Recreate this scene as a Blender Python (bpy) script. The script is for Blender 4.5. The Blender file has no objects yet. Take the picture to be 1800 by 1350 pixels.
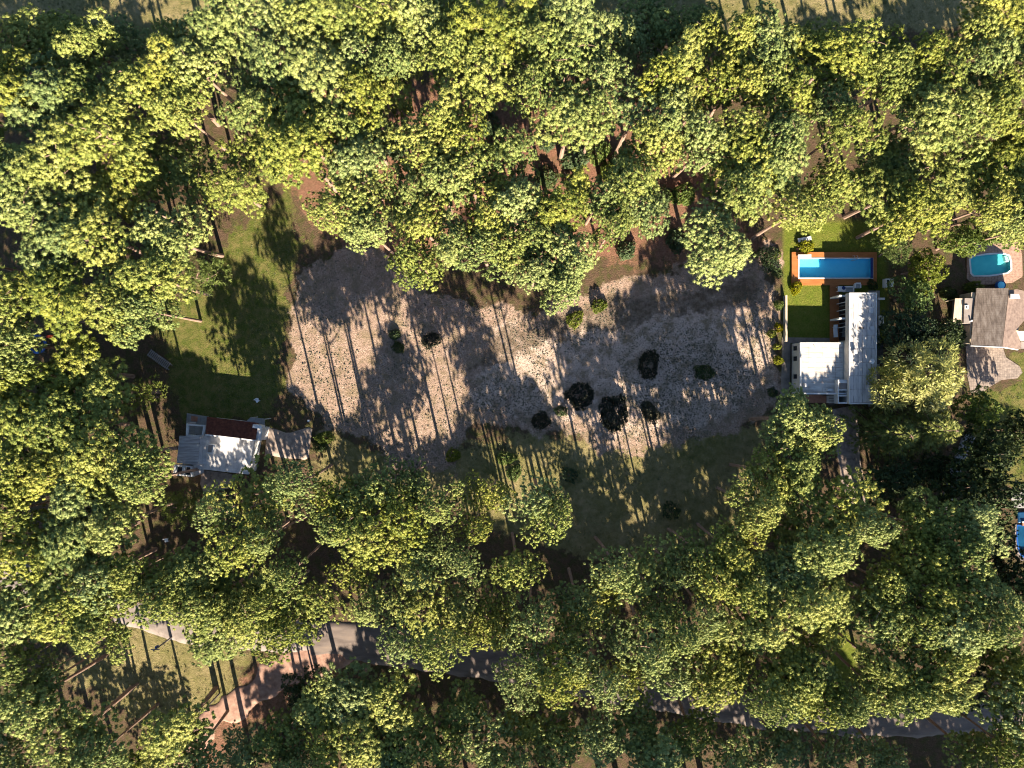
import bpy, math, random
import numpy as np
from mathutils import Vector, Matrix, Quaternion

S = bpy.context.scene
COL = S.collection
R = math.radians

# ------------------------------------------------------------------ camera
CAMH = 100.0
cam_d = bpy.data.cameras.new('camera')
cam = bpy.data.objects.new('camera', cam_d)
COL.objects.link(cam)
cam.location = (0, 0, CAMH)
cam.rotation_euler = (0, 0, 0)
cam_d.sensor_width = 36
cam_d.lens = 24.0
cam_d.clip_start = 0.5
cam_d.clip_end = 2000
S.camera = cam

# ------------------------------------------------------------------ sky and sun
SUN_EL, SUN_AZ = 27.0, 13.0          # azimuth: degrees from straight down the picture towards the right
sv = Vector((math.sin(R(SUN_AZ))*math.cos(R(SUN_EL)), -math.cos(R(SUN_AZ))*math.cos(R(SUN_EL)), math.sin(R(SUN_EL))))
W = bpy.data.worlds.new('World'); S.world = W; W.use_nodes = True
nt = W.node_tree
bg = nt.nodes['Background']
sky = nt.nodes.new('ShaderNodeTexSky'); sky.sky_type = 'NISHITA'; sky.sun_disc = False
sky.sun_elevation = R(SUN_EL); sky.sun_rotation = R(180 - SUN_AZ)
sky.air_density = 1.0; sky.dust_density = 0.3; sky.ozone_density = 2.5
nt.links.new(sky.outputs[0], bg.inputs[0]); bg.inputs[1].default_value = 0.05
sl = bpy.data.lights.new('sun', 'SUN'); sl.energy = 5.0; sl.angle = R(0.5); sl.color = (1.0, 0.86, 0.68)
sun = bpy.data.objects.new('sun', sl); COL.objects.link(sun)
sun.rotation_mode = 'QUATERNION'; sun.rotation_quaternion = sv.to_track_quat('Z', 'Y'); sun.location = sv*150
S.view_settings.view_transform = 'Standard'; S.view_settings.look = 'None'
S.view_settings.exposure = 2.1; S.view_settings.gamma = 1.0
S.render.engine = 'CYCLES'
S.cycles.use_denoising = True; S.cycles.denoiser = 'OPENIMAGEDENOISE'
S.cycles.pixel_filter_type = 'BLACKMAN_HARRIS'; S.cycles.filter_width = 1.1
S.cycles.max_bounces = 4; S.cycles.diffuse_bounces = 1; S.cycles.glossy_bounces = 2
S.cycles.transparent_max_bounces = 6; S.cycles.transmission_bounces = 2
S.cycles.use_adaptive_sampling = True; S.cycles.adaptive_threshold = 0.025

# ------------------------------------------------------------------ helpers
PPM = 12.0
def G(u, v, h=0.0):
    """survey: photo point at height h -> metres on the site"""
    k = (1 - h/CAMH)/PPM
    return ((u-900)*k, (675-v)*k)
def GL(pts, h=0.0): return [G(u, v, h) for u, v in pts]

def make_mesh(name, V, F, mats, tint=None, midx=None, smooth=False):
    V = np.asarray(V, dtype=np.float32)
    me = bpy.data.meshes.new(name)
    if isinstance(F, np.ndarray):
        n = len(F); k = F.shape[1]
        me.vertices.add(len(V)); me.vertices.foreach_set('co', V.ravel())
        me.loops.add(n*k); me.loops.foreach_set('vertex_index', F.astype(np.int32).ravel())
        me.polygons.add(n)
        me.polygons.foreach_set('loop_start', np.arange(0, n*k, k, dtype=np.int32))
        try: me.polygons.foreach_set('loop_total', np.full(n, k, dtype=np.int32))
        except Exception: pass
        me.update(calc_edges=True)
    else:
        me.from_pydata([tuple(map(float, p)) for p in V], [], F); me.update()
    for m in (mats if isinstance(mats, (list, tuple)) else [mats]): me.materials.append(m)
    if tint is not None:
        a = me.attributes.new('tint', 'FLOAT', 'POINT'); a.data.foreach_set('value', np.asarray(tint, dtype=np.float32))
    if midx is not None: me.polygons.foreach_set('material_index', np.asarray(midx, dtype=np.int32))
    if smooth: me.polygons.foreach_set('use_smooth', np.ones(len(me.polygons), dtype=bool))
    return me

def link(name, me, parent=None, loc=None):
    o = bpy.data.objects.new(name, me); COL.objects.link(o)
    if parent is not None: o.parent = parent
    if loc is not None: o.location = loc
    return o
def tag(o, label, cat, group=None, kind=None):
    o['label'] = label
    if cat: o['category'] = cat
    if group: o['group'] = group
    if kind: o['kind'] = kind
    return o
def thing(name, label, cat, loc, group=None, rz=0.0):
    o = bpy.data.objects.new(name, None); COL.objects.link(o)
    o.empty_display_size = 0.3
    o.location = loc; o.rotation_euler = (0, 0, rz)
    return tag(o, label, cat, group)
def struct(name, me, label=None):
    o = link(name, me); o['kind'] = 'structure'
    if label: o['label'] = label
    return o

class MB:
    """collects boxes, prisms and tubes into one mesh; coordinates are site metres, stored relative to org"""
    def __init__(s, org=(0, 0, 0)): s.v = []; s.f = []; s.org = org
    def add(s, V, F):
        b = len(s.v); ox, oy, oz = s.org
        s.v += [(x-ox, y-oy, z-oz) for x, y, z in V]; s.f += [tuple(i+b for i in f) for f in F]; return s
    def box(s, x0, x1, y0, y1, z0, z1):
        return s.prism([(x0, y0), (x1, y0), (x1, y1), (x0, y1)], z0, z1)
    def prism(s, P, z0, z1):
        n = len(P)
        a = sum(P[i][0]*P[(i+1) % n][1]-P[(i+1) % n][0]*P[i][1] for i in range(n))
        if a < 0: P = P[::-1]
        zt = z1 if isinstance(z1, (list, tuple)) else [z1]*n
        if a < 0 and isinstance(z1, (list, tuple)): zt = list(z1)[::-1]
        V = [(x, y, z0) for x, y in P]+[(P[i][0], P[i][1], zt[i]) for i in range(n)]
        F = [tuple(range(n-1, -1, -1)), tuple(range(n, 2*n))]+[(i, (i+1) % n, n+(i+1) % n, n+i) for i in range(n)]
        return s.add(V, F)
    def slab(s, P, t):
        """sloped slab: P = [(x,y,z)..] top corners, thickness t downwards"""
        n = len(P)
        a = sum(P[i][0]*P[(i+1) % n][1]-P[(i+1) % n][0]*P[i][1] for i in range(n))
        if a < 0: P = P[::-1]
        V = [(x, y, z-t) for x, y, z in P]+[tuple(p) for p in P]
        F = [tuple(range(n-1, -1, -1)), tuple(range(n, 2*n))]+[(i, (i+1) % n, n+(i+1) % n, n+i) for i in range(n)]
        return s.add(V, F)
    def tube(s, pts, rad, n=7, cap=True):
        pts = [Vector(p) for p in pts]
        rad = rad if isinstance(rad, (list, tuple)) else [rad]*len(pts)
        V = []; F = []
        for i, p in enumerate(pts):
            d = (pts[min(i+1, len(pts)-1)]-pts[max(i-1, 0)]).normalized()
            a = d.orthogonal().normalized() if abs(d.z) > 0.95 else d.cross(Vector((0, 0, 1))).normalized()
            b = d.cross(a)
            for k in range(n):
                t = 2*math.pi*k/n
                V.append(tuple(p+(a*math.cos(t)+b*math.sin(t))*rad[i]))
        for i in range(len(pts)-1):
            for k in range(n):
                F.append((i*n+k, i*n+(k+1) % n, (i+1)*n+(k+1) % n, (i+1)*n+k))
        if cap: F.append(tuple(range(n))[::-1]); F.append(tuple((len(pts)-1)*n+k for k in range(n)))
        return s.add(V, F)
    def lathe(s, c, prof, n=16):
        V = []; F = []
        for r, z in prof:
            for k in range(n):
                t = 2*math.pi*k/n; V.append((c[0]+r*math.cos(t), c[1]+r*math.sin(t), c[2]+z))
        for i in range(len(prof)-1):
            for k in range(n):
                F.append((i*n+k, i*n+(k+1) % n, (i+1)*n+(k+1) % n, (i+1)*n+k))
        F.append(tuple((len(prof)-1)*n+k for k in range(n)))
        return s.add(V, F)
    def mesh(s, name, m): return make_mesh(name, s.v, s.f, m)
    def build(s, name, m, parent=None): return link(name, s.mesh(name, m), parent)

# ------------------------------------------------------------------ materials
def new_mat(name):
    m = bpy.data.materials.new(name); m.use_nodes = True
    n = m.node_tree.nodes; l = m.node_tree.links
    return m, n, l, n['Principled BSDF']
def rgba(c): return (c[0], c[1], c[2], 1)
def ramp(n, stops):
    r = n.new('ShaderNodeValToRGB'); e = r.color_ramp.elements
    while len(e) < len(stops): e.new(0.5)
    for el, (p, c) in zip(e, stops): el.position = p; el.color = rgba(c) if len(c) == 3 else c
    return r
def surf(name, c1, c2, scale=2.0, rough=0.8, bump=0.0, spec=0.3, stretch=(1, 1, 1), detail=5, c3=None, seams=None):
    """two or three colour noise material in object space, optional seam lines (axis, period, width, colour)"""
    m, n, l, p = new_mat(name)
    tc = n.new('ShaderNodeTexCoord'); mp = n.new('ShaderNodeMapping'); mp.inputs['Scale'].default_value = stretch
    l.new(tc.outputs['Object'], mp.inputs[0])
    no = n.new('ShaderNodeTexNoise'); no.inputs['Scale'].default_value = scale; no.inputs['Detail'].default_value = detail
    no.inputs['Roughness'].default_value = 0.65
    l.new(mp.outputs[0], no.inputs['Vector'])
    st = [(0.32, c1), (0.68, c2)] if c3 is None else [(0.3, c1), (0.5, c2), (0.7, c3)]
    r = ramp(n, st); l.new(no.outputs[0], r.inputs[0]); out = r.outputs[0]
    if seams:
        sp = n.new('ShaderNodeSeparateXYZ'); l.new(tc.outputs['Object'], sp.inputs[0])
        for ax, per, wid, col, amt in seams:
            a = n.new('ShaderNodeMath'); a.operation = 'DIVIDE'; l.new(sp.outputs[ax], a.inputs[0]); a.inputs[1].default_value = per
            b = n.new('ShaderNodeMath'); b.operation = 'FRACT'; l.new(a.outputs[0], b.inputs[0])
            c = n.new('ShaderNodeMath'); c.operation = 'LESS_THAN'; l.new(b.outputs[0], c.inputs[0]); c.inputs[1].default_value = wid/per
            n2 = n.new('ShaderNodeTexNoise'); n2.inputs['Scale'].default_value = 1.3; l.new(tc.outputs['Object'], n2.inputs['Vector'])
            r2 = ramp(n, [(0.35, (0, 0, 0)), (0.62, (1, 1, 1))]); l.new(n2.outputs[0], r2.inputs[0])
            d = n.new('ShaderNodeMath'); d.operation = 'MULTIPLY'; l.new(c.outputs[0], d.inputs[0]); l.new(r2.outputs[0], d.inputs[1])
            d2 = n.new('ShaderNodeMath'); d2.operation = 'MULTIPLY'; l.new(d.outputs[0], d2.inputs[0]); d2.inputs[1].default_value = amt
            mx = n.new('ShaderNodeMix'); mx.data_type = 'RGBA'; l.new(d2.outputs[0], mx.inputs[0]); l.new(out, mx.inputs[6]); mx.inputs[7].default_value = rgba(col)
            out = mx.outputs[2]
    l.new(out, p.inputs['Base Color'])
    p.inputs['Roughness'].default_value = rough; p.inputs['Specular IOR Level'].default_value = spec
    if bump:
        b = n.new('ShaderNodeBump'); b.inputs['Strength'].default_value = bump; b.inputs['Distance'].default_value = 0.05
        l.new(no.outputs[0], b.inputs['Height']); l.new(b.outputs[0], p.inputs['Normal'])
    return m

def foliage(name, dark, mid, light, var=0.25, rough=0.6, spec=0.25, trans=0.0, hue=.04):
    m, n, l, p = new_mat(name)
    at = n.new('ShaderNodeAttribute'); at.attribute_name = 'tint'
    oi = n.new('ShaderNodeObjectInfo')
    a = n.new('ShaderNodeMath'); a.operation = 'MULTIPLY_ADD'; l.new(oi.outputs['Random'], a.inputs[0]); a.inputs[1].default_value = var; a.inputs[2].default_value = -var/2
    b = n.new('ShaderNodeMath'); b.operation = 'ADD'; l.new(at.outputs['Fac'], b.inputs[0]); l.new(a.outputs[0], b.inputs[1])
    r = ramp(n, [(0.0, dark), (0.5, mid), (1.0, light)]); l.new(b.outputs[0], r.inputs[0])
    h1 = n.new('ShaderNodeMath'); h1.operation = 'MULTIPLY'; l.new(oi.outputs['Random'], h1.inputs[0]); h1.inputs[1].default_value = 13.7
    h2 = n.new('ShaderNodeMath'); h2.operation = 'FRACT'; l.new(h1.outputs[0], h2.inputs[0])
    hs = n.new('ShaderNodeHueSaturation'); l.new(r.outputs[0], hs.inputs['Color'])
    mr = n.new('ShaderNodeMapRange'); mr.inputs['To Min'].default_value = .492; mr.inputs['To Max'].default_value = .492+hue; l.new(h2.outputs[0], mr.inputs[0]); l.new(mr.outputs[0], hs.inputs['Hue'])
    ms = n.new('ShaderNodeMapRange'); ms.inputs['To Min'].default_value = 1.08; ms.inputs['To Max'].default_value = .86; l.new(h2.outputs[0], ms.inputs[0]); l.new(ms.outputs[0], hs.inputs['Saturation'])
    r = hs
    l.new(r.outputs[0], p.inputs['Base Color'])
    p.inputs['Roughness'].default_value = rough; p.inputs['Specular IOR Level'].default_value = spec
    if trans:
        t = n.new('ShaderNodeBsdfTranslucent'); l.new(r.outputs[0], t.inputs[0])
        mx = n.new('ShaderNodeMixShader'); mx.inputs[0].default_value = trans
        l.new(p.outputs[0], mx.inputs[1]); l.new(t.outputs[0], mx.inputs[2]); l.new(mx.outputs[0], n['Material Output'].inputs[0])
    return m

M = {}
M['pine'] = foliage('pine_needles', (0.085, 0.118, 0.026), (0.20, 0.226, 0.046), (0.34, 0.34, 0.088), 0.4, trans=0.12, hue=.035)
M['broad'] = foliage('broad_leaves', (0.07, 0.105, 0.018), (0.15, 0.185, 0.03), (0.24, 0.26, 0.055), 0.3, trans=0.25)
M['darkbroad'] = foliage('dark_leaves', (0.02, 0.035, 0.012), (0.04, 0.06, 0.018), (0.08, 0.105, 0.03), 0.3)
M['yellow'] = foliage('yellow_leaves', (0.18, 0.20, 0.04), (0.31, 0.32, 0.07), (0.44, 0.42, 0.15), 0.2, trans=0.2, hue=0.01)
M['lime'] = foliage('lime_leaves', (0.16, 0.17, 0.01), (0.28, 0.27, 0.012), (0.36, 0.33, 0.03), 0.2, trans=0.2)
M['cedar'] = foliage('cedar_sprays', (0.08, 0.105, 0.03), (0.165, 0.19, 0.05), (0.27, 0.28, 0.09), 0.2)
M['scrub'] = foliage('scrub_leaves', (0.018, 0.021, 0.013), (0.04, 0.043, 0.026), (0.085, 0.08, 0.048), 0.4)
M['grass_tuft'] = foliage('dune_grass', (0.045, 0.044, 0.032), (0.095, 0.088, 0.06), (0.17, 0.145, 0.095), 0.0)
M['lawn_tuft'] = foliage('lawn_tuft', (0.05, 0.06, 0.014), (0.11, 0.115, 0.03), (0.22, 0.19, 0.075), 0.0)
M['dry'] = foliage('dry_twigs', (0.20, 0.14, 0.10), (0.3, 0.22, 0.16), (0.4, 0.3, 0.24), 0.2)
M['bark'] = surf('pine_bark', (0.16, 0.10, 0.075), (0.30, 0.21, 0.16), 3.0, 0.9, 0.6, stretch=(2, 2, 0.4))
M['white'] = surf('white_paint', (0.52, 0.52, 0.515), (0.66, 0.655, 0.645), 1.2, 0.7, 0.05)
M['wall'] = surf('plaster_wall', (0.50, 0.47, 0.42), (0.62, 0.59, 0.53), 1.5, 0.85, 0.1)
M['roofmem'] = surf('roof_membrane', (0.27, 0.26, 0.255), (0.48, 0.46, 0.445), 1.3, 0.8, 0.2, stretch=(1.6, 0.3, 1), detail=9, c3=(0.62, 0.60, 0.58),
                    seams=[('X', 0.62, 0.13, (0.24, 0.235, 0.235), 0.95), ('Y', 1.9, 0.12, (0.27, 0.25, 0.24), 0.9)])
M['roofmem2'] = surf('terrace_membrane', (0.32, 0.29, 0.265), (0.52, 0.49, 0.455), 1.2, 0.8, 0.2, stretch=(0.3, 1.5, 1), detail=9, c3=(0.64, 0.62, 0.585),
                    seams=[('Y', 0.7, 0.12, (0.33, 0.27, 0.23), 0.85), ('X', 1.9, 0.12, (0.35, 0.28, 0.235), 0.8)])
M['patchroof'] = surf('patched_white_roof', (0.30, 0.29, 0.29), (0.47, 0.46, 0.455), 1.2, 0.8, 0.2, detail=9, c3=(0.60, 0.59, 0.58), seams=[('X', 1.1, 0.05, (0.25, 0.24, 0.24), 0.6)])
M['oldroof'] = surf('weathered_roof', (0.17, 0.16, 0.165), (0.36, 0.345, 0.345), 1.6, 0.8, 0.2, stretch=(0.25, 2.4, 1), detail=9, c3=(0.55, 0.53, 0.52))
M['tile'] = surf('red_roof_tile', (0.05, 0.018, 0.015), (0.105, 0.034, 0.025), 2.5, 0.8, 0.2, detail=9, c3=(0.16, 0.06, 0.042))
M['shingle'] = surf('brown_shingle', (0.10, 0.078, 0.066), (0.22, 0.175, 0.145), 1.1, 0.9, 0.5, stretch=(3.5, 0.7, 1), detail=9, c3=(0.34, 0.29, 0.25),
                    seams=[('Y', 0.32, 0.04, (0.09, 0.07, 0.06), 0.6)])
M['shingle_e'] = surf('brown_shingle_east', (0.13, 0.09, 0.075), (0.20, 0.145, 0.12), 2.2, 0.9, 0.5, detail=8, c3=(0.25, 0.185, 0.15),
                    seams=[('X', 0.3, 0.04, (0.09, 0.07, 0.06), 0.6)])
M['flatgrey'] = surf('grey_flat_roof', (0.20, 0.17, 0.155), (0.26, 0.225, 0.205), 2.0, 0.9, 0.1)
M['palewood'] = surf('pale_boards', (0.42, 0.33, 0.24), (0.60, 0.50, 0.38), 2.0, 0.7, 0.2, stretch=(4, 0.5, 1))
M['deck'] = surf('deck_wood', (0.30, 0.105, 0.03), (0.42, 0.165, 0.052), 1.5, 0.6, 0.15, stretch=(0.5, 3, 1))
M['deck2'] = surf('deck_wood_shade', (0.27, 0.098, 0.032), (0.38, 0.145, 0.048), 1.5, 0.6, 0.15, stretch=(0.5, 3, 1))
M['poolpaint'] = surf('pool_paint', (0.16, 0.70, 0.95), (0.22, 0.75, 0.97), 0.8, 0.5)
M['poolpaint2'] = surf('pool_paint_turquoise', (0.12, 0.60, 0.62), (0.20, 0.72, 0.70), 0.7, 0.5)
M['navy'] = surf('pool_cover_navy', (0.008, 0.025, 0.12), (0.012, 0.04, 0.18), 3, 0.4)
M['shadepool'] = surf('shaded_pool_paint', (0.008, 0.045, 0.11), (0.014, 0.07, 0.16), 0.8, 0.4)  # darkened blue: shade over the right-edge pool and tarpaulin put into the colour
M['bluepad'] = surf('blue_vinyl', (0.01, 0.06, 0.24), (0.015, 0.09, 0.33), 3, 0.4)
M['redpaint'] = surf('red_paint', (0.35, 0.04, 0.02), (0.45, 0.07, 0.03), 3, 0.5)
M['darkmat'] = surf('black_mesh', (0.012, 0.02, 0.022), (0.02, 0.03, 0.03), 4, 0.8)
M['dark'] = surf('recess_shade', (0.02, 0.02, 0.022), (0.035, 0.035, 0.04), 2, 0.6)  # near-black colour standing in for the shade inside roof openings
M['glass'] = surf('window_glass', (0.012, 0.016, 0.02), (0.02, 0.026, 0.032), 1, 0.08, spec=0.6)
M['steel'] = surf('steel', (0.45, 0.45, 0.46), (0.55, 0.55, 0.56), 3, 0.3)
M['darkmetal'] = surf('dark_metal', (0.04, 0.04, 0.042), (0.07, 0.07, 0.07), 3, 0.5)
M['pave'] = surf('concrete_paving', (0.13, 0.112, 0.098), (0.25, 0.215, 0.185), 1.1, 0.9, 0.3, detail=10, seams=[('Y', 1.2, 0.05, (0.15, 0.13, 0.11), 0.7)])
M['pave_g'] = surf('grey_paving', (0.2, 0.195, 0.19), (0.29, 0.28, 0.27), 1.4, 0.9, 0.2, seams=[('Y', 0.9, 0.05, (0.13, 0.13, 0.13), 0.7), ('X', 0.9, 0.05, (0.13, 0.13, 0.13), 0.7)])
M['brickpave'] = surf('brick_paving', (0.19, 0.115, 0.085), (0.33, 0.21, 0.155), 3.0, 0.9, 0.4, detail=8, c3=(0.40, 0.27, 0.20),
                      seams=[('X', 0.45, 0.04, (0.12, 0.08, 0.06), 0.8), ('Y', 0.25, 0.035, (0.12, 0.08, 0.06), 0.8)])
M['cobble'] = surf('cobble_drive', (0.13, 0.105, 0.09), (0.23, 0.185, 0.155), 2.5, 0.95, 0.5, detail=9, c3=(0.34, 0.28, 0.235),
                   seams=[('X', 0.35, 0.06, (0.12, 0.10, 0.09), 0.8), ('Y', 0.35, 0.06, (0.12, 0.10, 0.09), 0.8)])
M['gravel'] = surf('gravel_drive', (0.13, 0.105, 0.09), (0.27, 0.215, 0.18), 1.6, 0.95, 0.5, detail=11, c3=(0.36, 0.29, 0.245))
M['asphalt'] = surf('old_asphalt', (0.095, 0.076, 0.068), (0.16, 0.13, 0.115), 0.9, 0.9, 0.3, detail=10, stretch=(0.3, 1.2, 1), c3=(0.21, 0.165, 0.135))
M['concrete_road'] = surf('pale_concrete_road', (0.15, 0.125, 0.11), (0.26, 0.22, 0.195), 0.9, 0.9, 0.3, detail=10)
M['dirt'] = surf('red_dirt', (0.19, 0.105, 0.078), (0.30, 0.18, 0.135), 1.1, 0.95, 0.5, detail=10, c3=(0.38, 0.25, 0.19))
M['terracotta'] = surf('terracotta_floor', (0.28, 0.13, 0.08), (0.38, 0.19, 0.12), 2.5, 0.85, 0.2)
M['plaswhite'] = surf('white_plastic', (0.72, 0.72, 0.72), (0.78, 0.78, 0.78), 2, 0.45)
M['greycloth'] = surf('grey_cloth', (0.35, 0.34, 0.33), (0.45, 0.44, 0.43), 6, 0.9)
M['wood_old'] = surf('weathered_wood', (0.16, 0.145, 0.14), (0.27, 0.25, 0.24), 3, 0.9, 0.3)

def water(name, tint, rough=0.03):
    m, n, l, p = new_mat(name); n.remove(p); m.use_transparent_shadow = True
    t = n.new('ShaderNodeBsdfTransparent'); t.inputs[0].default_value = rgba(tint)
    g = n.new('ShaderNodeBsdfGlossy'); g.inputs['Roughness'].default_value = rough
    lw = n.new('ShaderNodeLayerWeight'); lw.inputs[0].default_value = 0.5
    pw = n.new('ShaderNodeMath'); pw.operation = 'POWER'; l.new(lw.outputs['Facing'], pw.inputs[0]); pw.inputs[1].default_value = 5
    fr = n.new('ShaderNodeMath'); fr.operation = 'MULTIPLY_ADD'; l.new(pw.outputs[0], fr.inputs[0]); fr.inputs[1].default_value = .98; fr.inputs[2].default_value = .02
    no = n.new('ShaderNodeTexNoise'); no.inputs['Scale'].default_value = 2.2
    tc = n.new('ShaderNodeTexCoord'); l.new(tc.outputs['Object'], no.inputs['Vector'])
    b = n.new('ShaderNodeBump'); b.inputs['Strength'].default_value = 0.12; b.inputs['Distance'].default_value = 0.05
    l.new(no.outputs[0], b.inputs['Height']); l.new(b.outputs[0], g.inputs['Normal'])
    mx = n.new('ShaderNodeMixShader'); l.new(fr.outputs[0], mx.inputs[0]); l.new(t.outputs[0], mx.inputs[1]); l.new(g.outputs[0], mx.inputs[2])
    l.new(mx.outputs[0], n['Material Output'].inputs[0])
    return m
M['water'] = water('pool_water', (0.72, 0.95, 1.0))
M['water2'] = water('pool_water_turquoise', (0.70, 0.94, 0.94))

# ------------------------------------------------------------------ ground
def sdist(P, poly):
    """signed distance (negative inside) of points P (n,2) to polygon"""
    poly = np.asarray(poly, dtype=float); n = len(poly)
    d = np.full(len(P), 1e9); inside = np.zeros(len(P), dtype=bool)
    for i in range(n):
        a = poly[i]; b = poly[(i+1) % n]; e = b-a; w = P-a
        t = np.clip((w@e)/(e@e), 0, 1); q = w-t[:, None]*e
        d = np.minimum(d, np.hypot(q[:, 0], q[:, 1]))
        c = ((a[1] <= P[:, 1]) != (b[1] <= P[:, 1]))
        with np.errstate(divide='ignore', invalid='ignore'):
            xx = a[0]+(P[:, 1]-a[1])/(b[1]-a[1])*e[0]
        inside ^= c & (P[:, 0] < xx)
    return np.where(inside, -d, d)
def fnoise(P, scale, seed, octs=3):
    rng = np.random.RandomState(seed); out = np.zeros(len(P)); amp = 1.0; tot = 0
    for o in range(octs):
        N = 64; g = rng.rand(N, N)
        q = P*scale*(2**o)+rng.rand(2)*50
        i = np.floor(q).astype(int); f = q-i; f = f*f*(3-2*f)
        i0 = i % N; i1 = (i+1) % N
        v = (g[i0[:, 0], i0[:, 1]]*(1-f[:, 0])*(1-f[:, 1])+g[i1[:, 0], i0[:, 1]]*f[:, 0]*(1-f[:, 1])
             + g[i0[:, 0], i1[:, 1]]*(1-f[:, 0])*f[:, 1]+g[i1[:, 0], i1[:, 1]]*f[:, 0]*f[:, 1])
        out += amp*v; tot += amp; amp *= 0.5
    return out/tot
def smooth(d, w): t = np.clip(0.5-d/(2*w), 0, 1); return t*t*(3-2*t)

POOL = (G(1403, 490, .3)[0], G(1535, 490, .3)[0], G(0, 490, .3)[1], G(0, 453, .3)[1])       # x0 x1 y0 y1
POOL2 = GL([(1706, 456), (1712, 451), (1735, 447.5), (1762, 446), (1773, 449), (1776.5, 460), (1777, 474), (1770, 479.5), (1740, 483.5), (1713, 484.5), (1708, 480)], .1)
POOL3 = GL([(1789, 925), (1789, 945), (1791, 962), (1796, 975), (1804, 981), (1840, 982), (1840, 925)], .1)
CLEAR = [(522, 462), (600, 452), (680, 455), (760, 505), (830, 525), (905, 545), (1000, 520), (1080, 490), (1200, 475), (1345, 440), (1368, 540), (1362, 690), (1330, 745), (1230, 770), (1120, 795), (1010, 775), (900, 745), (830, 745), (800, 815), (700, 830), (640, 770), (570, 760), (520, 720), (505, 600)]
SPECK = [(850, 620), (960, 560), (1060, 545), (1180, 520), (1300, 540), (1345, 600), (1345, 690), (1250, 740), (1100, 760), (950, 740), (850, 700)]
LOWER = [(560, 740), (700, 800), (820, 770), (1000, 760), (1150, 770), (1350, 740), (1350, 960), (1150, 1000), (950, 960), (800, 880), (560, 860)]
LAWN = [(235, 560), (330, 520), (380, 470), (410, 390), (510, 330), (535, 420), (520, 470), (500, 640), (480, 760), (330, 745), (300, 700), (290, 610)]
LAWN_L = [(1378, 390), (1560, 385), (1560, 602), (1376, 602)]
MEADOW = [(-600, -600), (2600, -600), (2600, 55), (1750, 45), (1380, 75), (1200, 40), (1050, 25), (700, 15), (420, 60), (230, 105), (60, 40), (-600, 60)]
GLADE = [(120, 1130), (240, 1090), (350, 1100), (440, 1150), (400, 1240), (330, 1300), (200, 1250), (110, 1200)]
LIME = [(1455, 1120), (1490, 1110), (1510, 1150), (1505, 1200), (1465, 1200)]
LAWN_R = [(1770, 615), (1850, 610), (1850, 860), (1720, 860), (1700, 800), (1720, 700), (1790, 670)]
TRACKZ = [(530, 1138), (660, 1128), (650, 1165), (560, 1190), (520, 1212), (430, 1275), (340, 1390), (260, 1390), (350, 1270), (420, 1195)]
HUMUS = [(820, 650), (865, 603), (950, 560), (1060, 530), (1200, 520), (1330, 480), (1340, 530), (1200, 555), (1060, 575), (950, 605), (870, 640)]
RED = [(560, 150), (1200, 150), (1250, 330), (1340, 440), (1040, 480), (700, 460), (560, 400), (500, 330)]
def ground_mesh():
    xs = np.concatenate([[-420, -260, -160, -120], np.arange(-100, 100.01, 0.5), [120, 160, 260, 420]])
    ys = np.concatenate([[-420, -260, -140, -100], np.arange(-85, 85.01, 0.5), [100, 140, 260, 420]])
    X, Y = np.meshgrid(xs, ys); P = np.stack([X.ravel(), Y.ravel()], 1)
    n1 = (fnoise(P, 0.22, 1)-.5)*5.0+(fnoise(P, 0.9, 2)-.5)*1.6
    def z(poly, w, k=1.0): return smooth(sdist(P, GL(poly))+n1*k, w)
    sand = z(CLEAR, 1.2); speck = z(SPECK, 3.0, 1.5)
    lawn = np.maximum(z(LAWN, 1.4), z(LAWN_R, 1.0, .5)); garden = np.maximum(z(LAWN_L, 0.35, 0.05), z(LIME, .6, .3))
    dry = np.maximum.reduce([z(LOWER, 2.5, 1.2), z(MEADOW, 1.5), 0.75*z(GLADE, 2.0)])
    red = np.maximum(z(RED, 3.0), z(TRACKZ, 1.8)); humus = z(HUMUS, 1.6, .7)
    V = np.stack([P[:, 0], P[:, 1], np.zeros(len(P))], 1)
    V[:, 2] = (fnoise(P, 0.12, 5)-1)*0.12
    nx, ny = len(xs), len(ys)
    idx = np.arange(nx*ny).reshape(ny, nx)
    F = np.stack([idx[:-1, :-1].ravel(), idx[:-1, 1:].ravel(), idx[1:, 1:].ravel(), idx[1:, :-1].ravel()], 1)
    c = P[F].mean(1)
    x0, x1, y0, y1 = POOL
    hole = (c[:, 0] > x0-.55) & (c[:, 0] < x1+.35) & (c[:, 1] > y0-.55) & (c[:, 1] < y1+.55)
    hole |= (sdist(c, POOL2) < 0.45)
    hole |= (sdist(c, POOL3) < 0.45)
    F = F[~hole]
    me = make_mesh('ground', V, F, M['ground'], smooth=True)
    for nm, arr in (('sand', sand), ('speck', speck), ('lawn', lawn), ('drygrass', dry), ('redlitter', red), ('humus', humus), ('garden', garden)):
        a = me.attributes.new(nm, 'FLOAT', 'POINT'); a.data.foreach_set('value', arr.astype(np.float32))
    return me

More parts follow.
